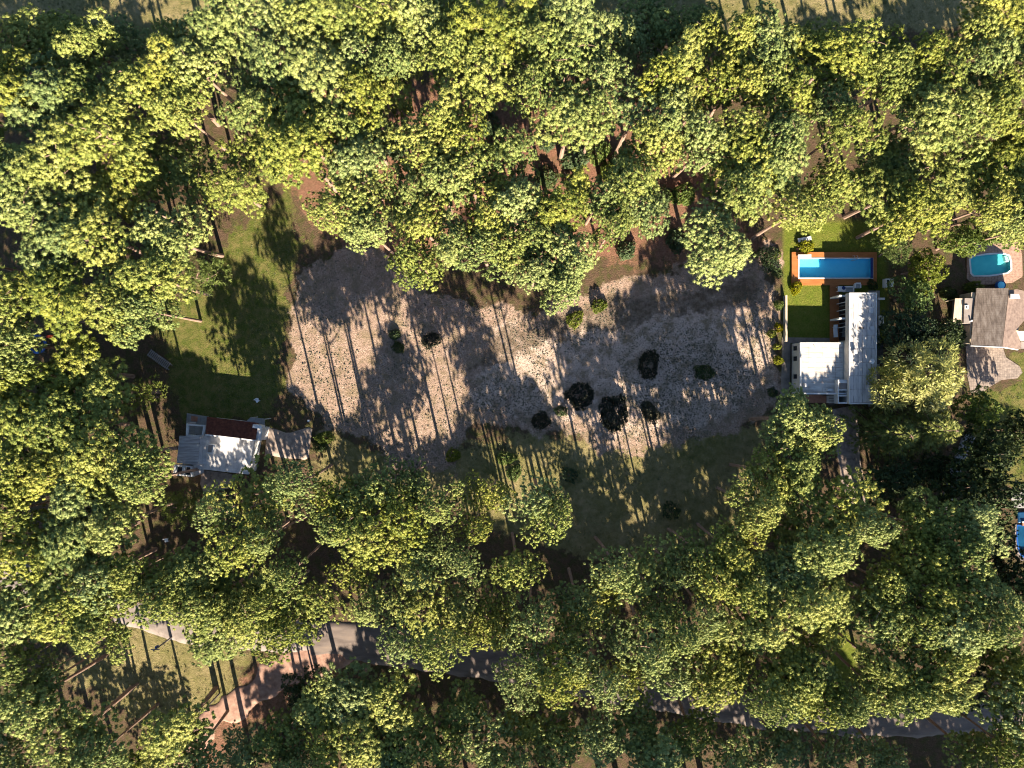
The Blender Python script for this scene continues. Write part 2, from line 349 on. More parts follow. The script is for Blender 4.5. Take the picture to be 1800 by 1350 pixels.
def ground_mat():
    m, n, l, p = new_mat('forest_ground')
    tc = n.new('ShaderNodeTexCoord')
    def noise(scale, detail=6, rough=0.6):
        o = n.new('ShaderNodeTexNoise'); o.inputs['Scale'].default_value = scale; o.inputs['Detail'].default_value = detail
        o.inputs['Roughness'].default_value = rough; l.new(tc.outputs['Object'], o.inputs['Vector']); return o.outputs[0]
    rag = noise(0.8, 9, 0.72)
    def two(f, stops): r = ramp(n, stops); l.new(f, r.inputs[0]); return r.outputs[0]
    def mix(f, a, b):
        x = n.new('ShaderNodeMix'); x.data_type = 'RGBA'
        l.new(f, x.inputs[0]); l.new(a, x.inputs[6]); l.new(b, x.inputs[7]); return x.outputs[2]
    def att(k):
        a = n.new('ShaderNodeAttribute'); a.attribute_name = k
        x = n.new('ShaderNodeMath'); x.operation = 'MULTIPLY_ADD'; l.new(rag, x.inputs[0]); x.inputs[1].default_value = 2.2; x.inputs[2].default_value = -1.1
        y = n.new('ShaderNodeMath'); y.operation = 'ADD'; l.new(a.outputs['Fac'], y.inputs[0]); l.new(x.outputs[0], y.inputs[1])
        s = n.new('ShaderNodeMapRange'); s.interpolation_type = 'SMOOTHSTEP'; l.new(y.outputs[0], s.inputs[0])
        s.inputs['From Min'].default_value = .3; s.inputs['From Max'].default_value = .7; return s.outputs[0]
    def mul(a, b): x = n.new('ShaderNodeMath'); x.operation = 'MULTIPLY'; l.new(a, x.inputs[0]); l.new(b, x.inputs[1]); return x.outputs[0]
    fine = noise(6.0, 8, 0.7); mid = noise(0.9, 8, 0.65); big = noise(0.12, 4)
    litter = two(fine, [(0.3, (0.05, 0.033, 0.022)), (0.55, (0.10, 0.066, 0.042)), (0.75, (0.17, 0.112, 0.072))])
    moss = two(fine, [(0.3, (0.035, 0.037, 0.013)), (0.7, (0.09, 0.085, 0.032))])
    col = mix(two(mid, [(0.45, (0, 0, 0)), (0.62, (1, 1, 1))]), litter, moss)
    redc = two(fine, [(0.3, (0.13, 0.06, 0.038)), (0.5, (0.23, 0.115, 0.075)), (0.75, (0.35, 0.2, 0.135))])
    col = mix(mul(att('redlitter'), two(mid, [(0.3, (1, 1, 1)), (0.7, (.35, .35, .35))])), col, redc)
    dryc = two(mid, [(0.3, (0.085, 0.085, 0.026)), (0.5, (0.17, 0.15, 0.06)), (0.7, (0.27, 0.215, 0.11))])
    dryc = mix(two(fine, [(0.35, (0, 0, 0)), (0.7, (.45, .45, .45))]), dryc, two(big, [(0.4, (0.10, 0.11, 0.03)), (0.6, (0.36, 0.27, 0.17))]))
    col = mix(att('drygrass'), col, dryc)
    lawnc = two(fine, [(0.3, (0.033, 0.046, 0.009)), (0.5, (0.07, 0.09, 0.017)), (0.75, (0.13, 0.145, 0.033))])
    lawnc = mix(two(mid, [(0.40, (0, 0, 0)), (0.66, (.85, .85, .85))]), lawnc, two(fine, [(0.3, (0.11, 0.10, 0.03)), (0.7, (0.22, 0.17, 0.075))]))
    col = mix(att('lawn'), col, lawnc)
    ga = n.new('ShaderNodeAttribute'); ga.attribute_name = 'garden'
    gard = mix(two(mid, [(0.4, (0, 0, 0)), (0.7, (.6, .6, .6))]), two(fine, [(0.3, (0.05, 0.072, 0.01)), (0.5, (0.10, 0.13, 0.016)), (0.75, (0.16, 0.185, 0.03))]), two(fine, [(0.3, (0.12, 0.12, 0.02)), (0.7, (0.2, 0.18, 0.05))]))
    col = mix(ga.outputs['Fac'], col, gard)
    sandc = two(mid, [(0.3, (0.29, 0.195, 0.15)), (0.5, (0.43, 0.31, 0.245)), (0.7, (0.54, 0.41, 0.335))])
    sandc = mix(two(noise(9.0, 6, 0.75), [(0.44, (.95, .95, .95)), (0.58, (0, 0, 0))]), sandc, two(fine, [(0.3, (0.13, 0.085, 0.062)), (0.7, (0.26, 0.185, 0.13))]))
    pale = mix(two(noise(7.0, 6, 0.75), [(0.40, (.9, .9, .9)), (0.5, (0, 0, 0))]), two(mid, [(0.3, (0.45, 0.33, 0.265)), (0.7, (0.59, 0.455, 0.37))]), two(fine, [(0.3, (0.13, 0.11, 0.09)), (0.7, (0.24, 0.2, 0.16))]))
    sandc = mix(att('speck'), sandc, pale)
    weed = two(fine, [(0.3, (0.10, 0.085, 0.045)), (0.5, (0.19, 0.145, 0.09)), (0.72, (0.30, 0.225, 0.155))])
    sandc = mix(two(noise(0.5, 9, 0.75), [(0.47, (0, 0, 0)), (0.60, (.85, .85, .85))]), sandc, weed)
    col = mix(att('sand'), col, sandc)
    col = mix(mul(att('humus'), two(mid, [(0.35, (1, 1, 1)), (0.65, (.45, .45, .45))])), col, two(fine, [(0.3, (0.06, 0.045, 0.03)), (0.7, (0.15, 0.11, 0.075))]))
    l.new(col, p.inputs['Base Color']); p.inputs['Roughness'].default_value = 0.95; p.inputs['Specular IOR Level'].default_value = 0.1
    b = n.new('ShaderNodeBump'); b.inputs['Strength'].default_value = 0.9; b.inputs['Distance'].default_value = 0.2
    l.new(fine, b.inputs['Height']); l.new(b.outputs[0], p.inputs['Normal'])
    return m
M['ground'] = ground_mat()
struct('ground', ground_mesh(), 'sandy clearing, lawns and needle-covered forest floor')

# ------------------------------------------------------------------ roads, paths and drives
def ribbon(name, pts, widths, mat, z, seed=0, wob=0.15, step=0.7):
    P = [Vector(G(u, v)) for u, v in pts]; ctr = []; ws = []
    for i in range(len(P)-1):
        p0 = P[max(i-1, 0)]; p1 = P[i]; p2 = P[i+1]; p3 = P[min(i+2, len(P)-1)]
        k = max(2, int((p2-p1).length/step))
        for j in range(k):
            t = j/k
            q = 0.5*((2*p1)+(-p0+p2)*t+(2*p0-5*p1+4*p2-p3)*t*t+(-p0+3*p1-3*p2+p3)*t**3)
            ctr.append(q); ws.append(widths[i]*(1-t)+widths[i+1]*t)
    ctr.append(P[-1]); ws.append(widths[-1])
    rng = np.random.RandomState(seed); V = []; F = []; K = 6
    na = np.convolve(rng.randn(len(ctr)+6), np.ones(4)/4, 'same'); nb = np.convolve(rng.randn(len(ctr)+6), np.ones(4)/4, 'same')
    for i, q in enumerate(ctr):
        d = (ctr[min(i+1, len(ctr)-1)]-ctr[max(i-1, 0)]).normalized(); nn = Vector((-d.y, d.x))
        wl = ws[i]/2+wob*na[i]; wr = ws[i]/2+wob*nb[i]
        V.append((*(q+nn*(wl+.12)), -0.14)); 
        for k in range(K+1):
            t = k/K; o = wl*(1-t)-wr*t
            V.append((*(q+nn*o), z+0.05*(1-(2*t-1)**2)))
        V.append((*(q-nn*(wr+.12)), -0.14))
    m = K+3
    for i in range(len(ctr)-1):
        for k in range(m-1): F.append((i*m+k, (i+1)*m+k, (i+1)*m+k+1, i*m+k+1))
    return struct(name, make_mesh(name, V, F, mat, smooth=True))
ribbon('dirt_track', [(655, 1132), (590, 1150), (520, 1172), (455, 1205), (400, 1250), (350, 1300), (300, 1370), (270, 1430)], [2.6, 5.2, 5.6, 4.8, 4.0, 3.6, 3.4, 3.4], M['dirt'], 0.012, 3, 1.1)
ribbon('road', [(-60, 985), (60, 1022), (150, 1052), (235, 1078), (340, 1106), (450, 1118), (555, 1120)], [4.2]*7, M['concrete_road'], 0.03, 1, .3)
ribbon('road', [(548, 1121), (630, 1128), (720, 1142), (850, 1163), (1000, 1190), (1150, 1222), (1300, 1246), (1430, 1262), (1560, 1268), (1680, 1263), (1800, 1246), (1920, 1215)], [5.2, 5.6, 5.4, 5.0, 4.8]+[4.6]*7, M['asphalt'], 0.04, 2, .3)
ribbon('driveway', [(1482, 716), (1486, 740), (1490, 775), (1495, 815), (1505, 870), (1512, 950)], [3.0, 3.2, 3.4, 3.2, 3, 3], M['gravel'], 0.03, 5, .25)
ribbon('path', [(1382, 598), (1382, 640), (1380, 690), (1376, 730)], [1.15]*4, M['pave'], 0.06, 6, .03)
ribbon('path', [(1705, 765), (1690, 800), (1672, 850), (1660, 900)], [1.6]*4, M['pave_g'], 0.03, 7, .1)
ribbon('driveway', [(468, 776), (500, 779), (545, 785)], [4.0, 4.1, 3.6], M['gravel'], 0.03, 8, .5)
def sheet(name, pts, mat, z, h=0):
    return struct(name, MB().prism(GL(pts, h), -0.14, z).mesh(name, mat))
sheet('driveway', [(1697, 606), (1762, 610), (1768, 628), (1792, 644), (1797, 655), (1788, 665), (1760, 668), (1740, 680), (1722, 692), (1706, 690), (1700, 660)], M['cobble'], 0.05)
sheet('terrace', [(355, 826), (400, 832), (420, 838), (412, 856), (385, 862), (360, 872), (352, 850)], M['gravel'], 0.04)
sheet('terrace', [(1405, 694), (1456, 694), (1456, 708), (1405, 708)], M['terracotta'], 0.12)
sheet('paving', [(1526, 511), (1546, 511), (1546, 715), (1526, 715)], M['pave_g'], 0.08)
sheet('paving', [(1375, 593), (1458, 594), (1458, 603), (1375, 603)], M['pave'], 0.065)
sheet('paving', [(1775, 866), (1840, 860), (1840, 893), (1780, 893)], M['pave_g'], 0.06)


# ------------------------------------------------------------------ white house with the lap pool
def prism_part(parent, name, mat, P, z0, z1):
    return MB(parent.location).prism(P, z0, z1).build(name, mat, parent)
def box_part(parent, name, mat, x0, x1, y0, y1, z0, z1):
    return MB(parent.location).box(x0, x1, y0, y1, z0, z1).build(name, mat, parent)
def sub(parent, part, name, mat, mb):
    o = link(name, mb.mesh(name, mat), part); return o

bx0, bx1, by0, by1 = 41.0, 47.34, -1.45, 5.89
wx0, wx1, wy0, wy1 = 47.36, 51.18, -2.8, 12.8
H = thing('white_house', 'white flat-roofed modern house in an L beside the blue lap pool', 'house', ((bx0+wx1)/2, 3, 0))
b = MB(H.location)
for (a0, a1, c0, c1) in ((bx0, bx0+.16, by0, by1), (bx1-.16, bx1, by0, by1), (bx0+.16, bx1-.16, by0, by0+.16), (bx0+.16, bx1-.16, by1-.16, by1)):
    b.box(a0, a1, c0, c1, -.1, 2.55)
b.build('wall', M['wall'], H)
roof = box_part(H, 'roof', M['roofmem2'], bx0+.17, bx1-.17, by0+.17, by1-.17, 2.3, 2.62)
roof['label'] = 'lower square roof with streaked membrane'
def parapet(x0, x1, y0, y1, z0, z1, t, mat, skip=''):
    for k, (a0, a1, c0, c1) in {'w': (x0, x0+t, y0, y1), 'e': (x1-t, x1, y0, y1), 's': (x0+t, x1-t, y0, y0+t), 'n': (x0+t, x1-t, y1-t, y1)}.items():
        if k not in skip: box_part(H, 'parapet', mat, a0, a1, c0, c1, z0, z1)
parapet(bx0-.02, bx1, by0-.02, by1+.02, 2.551, 2.86, .2, M['white'], 'es')
box_part(H, 'parapet', M['white'], bx0+.18, bx1, by0-.02, by0+.2, 2.551, 3.3)
for yy in (613, 631, 662):                                   # three small windows of the west wall
    yc = (675-yy)/12
    w_ = MB(H.location).box(bx0-.035, bx0+.05, yc-.34, yc+.34, .62, 1.82).build('window', M['darkmetal'], H)
    sub(H, w_, 'pane', M['glass'], MB(H.location).box(bx0-.05, bx0-.036, yc-.27, yc+.27, .7, 1.74))
# long wing
b = MB(H.location); b.box(wx0+.0, wx1-.1, wy0+.1, 6.0, -.1, 3.9); b.box(wx0+.5, wx1-.1, 6.0, wy1-.1, -.1, 3.9)
b.build('wall', M['wall'], H)
box_part(H, 'fascia', M['wall'], wx0-.012, wx0+.48, wy0, wy1, 3.05, 4.02)
roof = box_part(H, 'roof', M['roofmem'], wx0+.0, wx1-.12, wy0+.13, wy1-.13, 3.92, 4.06); roof['label'] = 'long roof of the wing with lengthwise seams'
for (a0, a1, c0, c1) in ((wx0-.02, wx1, wy0-.02, wy0+.12), (wx0-.02, wx1, wy1-.12, wy1+.02), (wx1-.11, wx1+.03, wy0+.121, wy1-.121), (wx0-.03, wx0+.07, wy0+.121, wy1-.121)):
    box_part(H, 'parapet', M['white'], a0, a1, c0, c1, 3.86, 4.2)
for i in range(5):                                          # glass doors under the wing's overhang
    y_ = 6.25+i*1.28
    d_ = MB(H.location).box(wx0+.42, wx0+.49, y_, y_+1.22, .28, 2.95).build('glass_door', M['darkmetal'], H)
    sub(H, d_, 'pane', M['glass'], MB(H.location).box(wx0+.40, wx0+.419, y_+.07, y_+1.15, .36, 2.87))
for yy in (521.5, 561):                                     # white columns carrying the overhang
    yc = (675-yy)/12*.98; box_part(H, 'column', M['white'], wx0-.9, wx0-.02, yc-.12, yc+.12, .28, 3.03)
for yy in (532, 545, 575): 
    yc = (675-yy)/12*.98; box_part(H, 'column', M['white'], wx0+.05, wx0+.2, yc-.05, yc+.05, .28, 3.04)
# stair light well between the two
s0, s1, t0, t1 = 46.02, 47.33, -2.78, .62
b = MB(H.location)
b.box(s0, s0+.14, t0, t1, 0, 3.62); b.box(s0+.14, s1, t0, t0+.2, 0, 3.62); b.box(s0+.14, s1, t1-.5, t1, 0, 3.62); b.build('stair_wall', M['white'], H)
box_part(H, 'stair_roof', M['flatgrey'], s0+.14, s1, -.75, t1-.5, 3.2, 3.5)
for yy in (-.92, -1.75): box_part(H, 'stair_beam', M['white'], s0+.14, s1, yy, yy+.16, 3.3, 3.6)
box_part(H, 'stair_shade_floor', M['dark'], s0+.14, s1, t0+.2, -.75, .05, .5)  # light well bottom coloured near black as painted shade
# things fixed on the roofs
def vent(x, y, z, sx, sy, sz, mat=M['white']):
    v = MB(H.location).box(x-sx/2, x+sx/2, y-sy/2, y+sy/2, z, z+sz).build('roof_vent', mat, H)
    sub(H, v, 'cap', M['steel'], MB(H.location).box(x-sx/2-.05, x+sx/2+.05, y-sy/2-.05, y+sy/2+.05, z+sz+.002, z+sz+.05))
vent(bx0+.62, -.15, 2.62, .28, .45, .75); vent(45.15, -.85, 2.62, .6, .22, .45)
vent(48.0, 4.5, 4.06, .4, .5, .55); vent(50.5, 7.85, 4.06, .45, .4, .2, M['flatgrey']); vent(50.4, 10.4, 4.06, .4, .8, .06, M['pave'])
box_part(H, 'patch', M['pave'], 48.6, 49.5, 7.7, 8.0, 4.062, 4.07)
MB(H.location).tube([(43.0, 5.55, 2.65), (43.0, 5.55, 2.85), (43.4, 5.55, 2.85), (43.0, 5.55, 2.85), (43.0, 5.3, 2.85)], .05).build('pipe', M['darkmetal'], H)
b = MB(H.location); c = G(1533, 635, 4.6)
b.lathe((c[0], c[1], 4.45), [(.02, 0), (.2, .04), (.36, .14), (.37, .16), (.2, .07), (.02, .03)], 18); b.tube([(c[0], c[1], 4.05), (c[0], c[1], 4.46)], .03)
b.build('satellite_dish', M['plaswhite'], H)
# canopy on the east side
c0 = G(1541, 603, 2.6); c1 = G(1553, 640, 2.6)
cn = MB(H.location).slab([(wx1+.04, c1[1], 2.75), (c1[0], c1[1], 2.55), (c1[0], c0[1], 2.55), (wx1+.04, c0[1], 2.75)], .06).build('canopy', M['darkmetal'], H)
for yy in (c0[1]-.1, c1[1]+.1): sub(H, cn, 'post', M['steel'], MB(H.location).tube([(c1[0]-.08, yy, .08), (c1[0]-.08, yy, 2.48)], .04))
# grille by the terrace
g_ = thing('pergola', 'small dark slatted pergola against the white house, above the pine crown', 'pergola', (*G(1462, 703), 0))
gx0, gy1 = G(1457, 695, 2.3); gx1, gy0 = G(1468.5, 712, 2.3)
for i in range(7):
    y_ = gy0+(gy1-gy0)*i/6; MB(g_.location).box(gx0, gx1, y_-.035, y_+.035, 2.24, 2.36).build('slat', M['darkmetal'], g_)
for x_, y_ in ((gx0+.05, gy0+.02), (gx1-.05, gy0+.02), (gx0+.05, gy1-.02), (gx1-.05, gy1-.02)): MB(g_.location).tube([(x_, y_, 0), (x_, y_, 2.24)], .05).build('post', M['darkmetal'], g_)

# deck
px0, px1, py0, py1 = POOL
DX0, DX1 = G(1392, 0, .3)[0], G(1541.5, 0, .3)[0]; DY0, DY1 = G(0, 501, .3)[1], G(0, 443, .3)[1]
deck = thing('wooden_deck', 'orange-brown wooden deck framing the lap pool and running along the white house', 'deck', ((DX0+DX1)/2, (DY0+DY1)/2, 0))
rng = random.Random(4)
def boards(name, x0, x1, y0, y1, along, mat, w=.15, gap=.012):
    mb = MB(deck.location)
    if along == 'x':
        y = y0
        while y < y1-.01:
            e = min(y+w-gap, y1); z = .28+rng.uniform(-.004, .004)
            mb.box(x0, x1, y, e, .20, z); y += w
    else:
        x = x0
        while x < x1-.01:
            e = min(x+w-gap, x1); z = .28+rng.uniform(-.004, .004)
            mb.box(x, e, y0, y1, .20, z); x += w
    o = mb.build(name, mat, deck); o['kind'] = 'stuff'; return o
boards('deck_boards', DX0, DX1, py1+.02, DY1, 'x', M['deck'])
boards('deck_boards', DX0, DX1, DY0, py0-.02, 'x', M['deck'])
boards('deck_boards', DX0, px0-.02, py0-.008, py1+.008, 'x', M['deck'])
boards('deck_boards', px1+.02, DX1, py0-.008, py1+.008, 'x', M['deck'])
boards('deck_boards', G(1459, 0, .3)[0], wx0+.41, 6.2, DY0-.02, 'x', M['deck2'])
MB(deck.location).box(DX0+.03, DX1-.03, DY1-.05, DY1-.01, -.1, .2).build('skirt', M['deck2'], deck)
MB(deck.location).box(DX0+.01, DX0+.05, DY0, DY1-.06, -.1, .2).build('skirt', M['deck2'], deck)
MB(deck.location).box(DX0+.06, DX1-.03, DY0+.01, DY0+.05, -.1, .2).build('skirt', M['deck2'], deck)
# lap pool
pool = thing('swimming_pool', 'long rectangular blue lap pool set in the orange deck, half in shade', 'pool', ((px0+px1)/2, (py0+py1)/2, 0))
b = MB(pool.location); zf = -.55
b.box(px0, px1, py0, py1, zf-.2, zf)
b.box(px0, px0+.1, py0, py1, zf, .27); b.box(px1-.1, px1, py0, py1, zf, .27); b.box(px0+.1, px1-.1, py0, py0+.1, zf, .27); b.box(px0+.1, px1-.1, py1-.1, py1, zf, .27)
b.build('basin', M['poolpaint'], pool)
b = MB(pool.location)
b.box(px0-.0, px1, py0, py0+.16, .272, .33); b.box(px0, px1, py1-.16, py1, .272, .33); b.box(px0, px0+.16, py0+.16, py1-.16, .272, .33); b.box(px1-.16, px1, py0+.16, py1-.16, .272, .33)
b.build('coping', M['white'], pool)
MB(pool.location).add([(px0+.1, py0+.1, .14), (px1-.1, py0+.1, .14), (px1-.1, py1-.1, .14), (px0+.1, py1-.1, .14)], [(0, 1, 2, 3)]).build('water', M['water'], pool)
MB(pool.location).box(px0+.1, px0+3.4, py0+.1, py0+.14, zf, zf+.5).build('step', M['poolpaint'], pool)
MB(pool.location).tube([(px1-.28, py0+.1, .42), (px1-.28, py1-.05, .42)], .17, 12).build('cover_roller', M['navy'], pool)
c = G(1503, 460, .6); b = MB(pool.location)
for dx in (-.22, .22): b.tube([(c[0]+dx, py1+.25, .28), (c[0]+dx, py1+.2, .85), (c[0]+dx, py1-.1, 1.0), (c[0]+dx, py1-.32, .8), (c[0]+dx, py1-.36, -.3)], .03)
for z_ in (-.25, 0): b.tube([(c[0]-.22, py1-.36, z_), (c[0]+.22, py1-.36, z_)], .025)
b.build('ladder', M['steel'], pool)

def lounger(x, y, z, rz, label):
    t = thing('sun_lounger', label, 'lounger', (x, y, z), 'white sun loungers round the lap pool', rz)
    a = MB(); a.box(-.9, .35, -.3, .3, .26, .36); link('cushion', a.mesh('cushion', M['plaswhite']), t)
    a = MB(); a.slab([(.36, -.3, .36), (.92, -.3, .62), (.92, .3, .62), (.36, .3, .36)], .09); link('backrest', a.mesh('backrest', M['plaswhite']), t)
    for lx, ly in ((-.82, -.26), (-.82, .26), (.6, -.26), (.6, .26)):
        link('leg', MB().box(lx-.03, lx+.03, ly-.03, ly+.03, 0, .26).mesh('leg', M['steel']), t)
lounger(*G(1413, 451.5, .5), .28, 0, 'white sun lounger on the sunlit deck at the top left corner of the lap pool')
lounger(*G(1413.5, 421, .3), 0.0, R(9), 'white sun lounger standing on the sunlit grass above the lap pool')
lounger(*G(1468, 582, .5), .28, R(95), 'white sun lounger on the shaded deck beside the long wing')
def chair(x, y, z, rz, label):
    t = thing('deck_chair', label, 'chair', (x, y, z), 'white chairs on the shaded deck', rz)
    link('seat', MB().box(-.28, .28, -.28, .28, .36, .44).mesh('seat', M['plaswhite']), t)
    link('backrest', MB().slab([(.24, -.28, .86), (.34, -.28, .86), (.34, .28, .86), (.24, .28, .86)], .42).mesh('backrest', M['plaswhite']), t)
    for lx in (-.24, .24):
        for ly in (-.24, .24): link('leg', MB().box(lx-.025, lx+.025, ly-.025, ly+.025, 0, .36).mesh('leg', M['steel']), t)
chair(*G(1482.5, 532, .5), .28, 0, 'white deck chair between the columns, nearer the lap pool')
chair(*G(1482.5, 544, .5), .28, 0, 'white deck chair between the columns, farther from the lap pool')
x, y = G(1479, 508, .9); t = thing('table', 'white table with a round dark tray on the deck corner below the pool', 'table', (x, y, .28))
link('tabletop', MB().box(-.55, .55, -.4, .4, .68, .73).mesh('tabletop', M['plaswhite']), t)
for lx in (-.48, .48):
    for ly in (-.33, .33): link('leg', MB().box(lx-.03, lx+.03, ly-.03, ly+.03, 0, .68).mesh('leg', M['plaswhite']), t)
x2, y2 = G(1482, 506.5, .9); t2 = thing('tray', 'round dark tray lying on the white deck table', 'tray', (x2, y2, 1.012))
link('dish', MB().lathe((0, 0, 0), [(.05, 0), (.22, .02), (.27, .07), (.24, .05), (.05, .03)], 16).mesh('dish', M['navy']), t2)
def sofa(u, v, w, d, rz, label):
    x, y = G(u, v, .7); t = thing('sofa', label, 'sofa', (x, y, .28), None, rz)
    link('seat', MB().box(-w/2, w/2, -d/2, d/2, .12, .4).mesh('seat', M['greycloth']), t)
    link('backrest', MB().box(-w/2, w/2, d/2+.005, d/2+.2, .1, .75).mesh('backrest', M['plaswhite']), t)
    for s_ in (-1, 1): link('armrest', MB().box(s_*w/2-.08+s_*.085, s_*w/2+.08+s_*.085, -d/2, d/2, .1, .58).mesh('armrest', M['plaswhite']), t)
sofa(1492, 509.5, 1.1, .6, 0, 'white sofa beside the deck table against the end of the long wing')
sofa(1507.5, 503, .6, .55, 0, 'single white armchair below the right half of the lap pool')
x, y = G(1402.5, 438); t = thing('garden_post', 'slim post with a pale base on the grass above the pool deck corner', 'post', (x, y, -.06))
link('post', MB().tube([(0, 0, .1), (0, 0, 1.15)], .045).mesh('post', M['darkmetal']), t); link('base', MB().lathe((0, 0, 0), [(.22, 0), (.2, .12), (.05, .16)], 12).mesh('base', M['terracotta']), t)
x, y = G(1393, 507); t = thing('plant_pot', 'pale pink pot on the grass at the lower left corner of the pool deck', 'pot', (x, y, -.06))
link('pot', MB().lathe((0, 0, 0), [(.14, 0), (.22, .3), (.25, .36), (.2, .36), (.18, .3)], 14).mesh('pot', M['gravel']), t)
x, y = G(1564, 497, 1); t = thing('pump_housing', 'white box housing with a dark louvred side, right of the lap pool', 'pump', (x, y, -.06))
link('casing', MB().box(-.5, .62, -.62, .62, 0, 1.0).mesh('casing', M['plaswhite']), t); link('louvre', MB().box(-.38, -.02, -.45, .45, 1.003, 1.03).mesh('louvre', M['darkmat']), t)
x, y = G(1551, 563, .8); t = thing('gas_tank', 'small white horizontal tank in the shade east of the long wing', 'tank', (x, y, -.04))
link('tank', MB().tube([(0, -.72, .5), (0, -.62, .5), (0, .62, .5), (0, .72, .5)], [.18, .36, .36, .18], 14).mesh('tank', M['plaswhite']), t)
for yy in (-.4, .4): link('foot', MB().box(-.25, .25, yy-.06, yy+.06, 0, .25).mesh('foot', M['darkmetal']), t)
x, y = G(1550, 525, .5); t = thing('garden_bench', 'small white bench on grey paving beside the long wing', 'bench', (x, y, .0))
link('seat', MB().box(-.5, .5, -.16, .16, .36, .42).mesh('seat', M['plaswhite']), t)
for xx in (-.4, .4): link('leg', MB().box(xx-.04, xx+.04, -.14, .14, 0, .36).mesh('leg', M['plaswhite']), t)
x, y = G(1378.5, 560); t = thing('garden_wall', 'low pale garden wall along the left side of the shaded lawn', 'wall', (x, y, -.08))
link('wall', MB().box(-.1, .1, -3.4, 3.3, 0, .85).mesh('wall', M['wall']), t); link('coping', MB().box(-.14, .14, -3.42, 3.32, .853, .9).mesh('coping', M['palewood']), t)

# ------------------------------------------------------------------ brown house on the right with the turquoise pool
B = thing('brown_house', 'brown shingle-roofed house below the small turquoise pool at the right edge', 'house', (*G(1755, 560), 0))
def P3(u, v, h): x, y = G(u, v, h); return (x, y, h)
b = MB(B.location)
b.prism(GL([(1713, 513), (1771, 513), (1762, 604), (1710, 603)], 3.2), -.1, [2.55, 4.4, 4.4, 2.55]); b.prism(GL([(1771.5, 516), (1800, 516), (1800, 545), (1796, 600), (1762.5, 604)], 3.2), -.1, 2.4); b.build('wall', M['palewood'], B)
r1 = MB(B.location).slab([P3(1716.5, 506.5, 3.0), P3(1773.5, 506.5, 5.0), P3(1761.5, 609, 5.0), P3(1706.5, 606.5, 3.0)], .14).build('roof', M['shingle'], B); r1['label'] = 'streaked brown shingle slope'
r2 = MB(B.location).slab([P3(1774, 510, 4.96), P3(1788, 508.5, 4.3), P3(1812, 514, 3.5), P3(1812, 550, 3.5), P3(1786, 580, 4.2), P3(1795, 604, 3.5), P3(1794, 613.5, 3.4), P3(1762, 609, 4.96)], .14).build('roof', M['shingle_e'], B)
MB(B.location).slab([P3(1786.5, 582, 4.1), P3(1815, 582, 3.4), P3(1815, 599, 3.2), P3(1795, 599.5, 3.45)], .14).build('roof', M['palewood'], B)
MB(B.location).slab([P3(1795, 600.5, 3.2), P3(1815, 600.5, 3.1), P3(1815, 613, 3.0), P3(1795, 613, 3.1)], .12).build('roof', M['flatgrey'], B)
MB(B.location).slab([P3(1706.5, 607, 3.02), P3(1761.5, 609.5, 5.02), P3(1761.5, 611, 5.02), P3(1706.3, 608.5, 3.02)], .2).build('gutter', M['plaswhite'], B)
MB(B.location).slab([P3(1762, 609.6, 4.98), P3(1790, 614, 3.42), P3(1790, 615.4, 3.42), P3(1762, 611, 4.98)], .2).build('gutter', M['plaswhite'], B)
box = MB(B.location).prism(GL([(1696, 524), (1714, 524.5), (1711, 569), (1694, 568)], 2.7), -.1, 2.7).build('annex', M['flatgrey'], B)
w_ = MB(B.location).prism(GL([(1696, 536.5), (1702.5, 536.5), (1702.5, 543), (1696, 543)], 2.85), 2.702, 2.85).build('skylight', M['plaswhite'], B)
sub(B, w_, 'pane', M['glass'], MB(B.location).prism(GL([(1698, 538.2), (1700.8, 538.2), (1700.8, 541.2), (1698, 541.2)], 2.86), 2.851, 2.86))
b = MB(B.location); c = G(1707, 564, 2.9); b.tube([(c[0], c[1], 2.7), (c[0], c[1], 3.1)], .12, 10); b.build('roof_vent', M['plaswhite'], B)
MB(B.location).prism(GL([(1679, 524.5), (1695.6, 524.5), (1693.6, 562), (1675, 568)], 2.4), 2.28, 2.4).build('porch_roof', M['palewood'], B)
for u, v in ((1680.5, 526), (1677, 566)):
    c = G(u, v, 2.3); MB(B.location).tube([(c[0], c[1], 0), (c[0], c[1], 2.28)], .07).build('post', M['palewood'], B)
c = G(1783.5, 521, 5.2); ch = MB(B.location).box(c[0]-.5, c[0]+.5, c[1]-.25, c[1]+.25, 3.4, 5.2).build('chimney', M['white'], B)
sub(B, ch, 'cap', M['white'], MB(B.location).slab([(c[0]-.6, c[1]-.35, 5.26), (c[0]+.75, c[1]-.3, 5.26), (c[0]+.55, c[1]+.32, 5.26), (c[0]-.6, c[1]+.32, 5.26)], .05))
MB(B.location).prism(GL([(1768, 606), (1774, 607), (1774, 610), (1768, 609)], 1), 0, 2.0).build('door', M['darkmetal'], B)

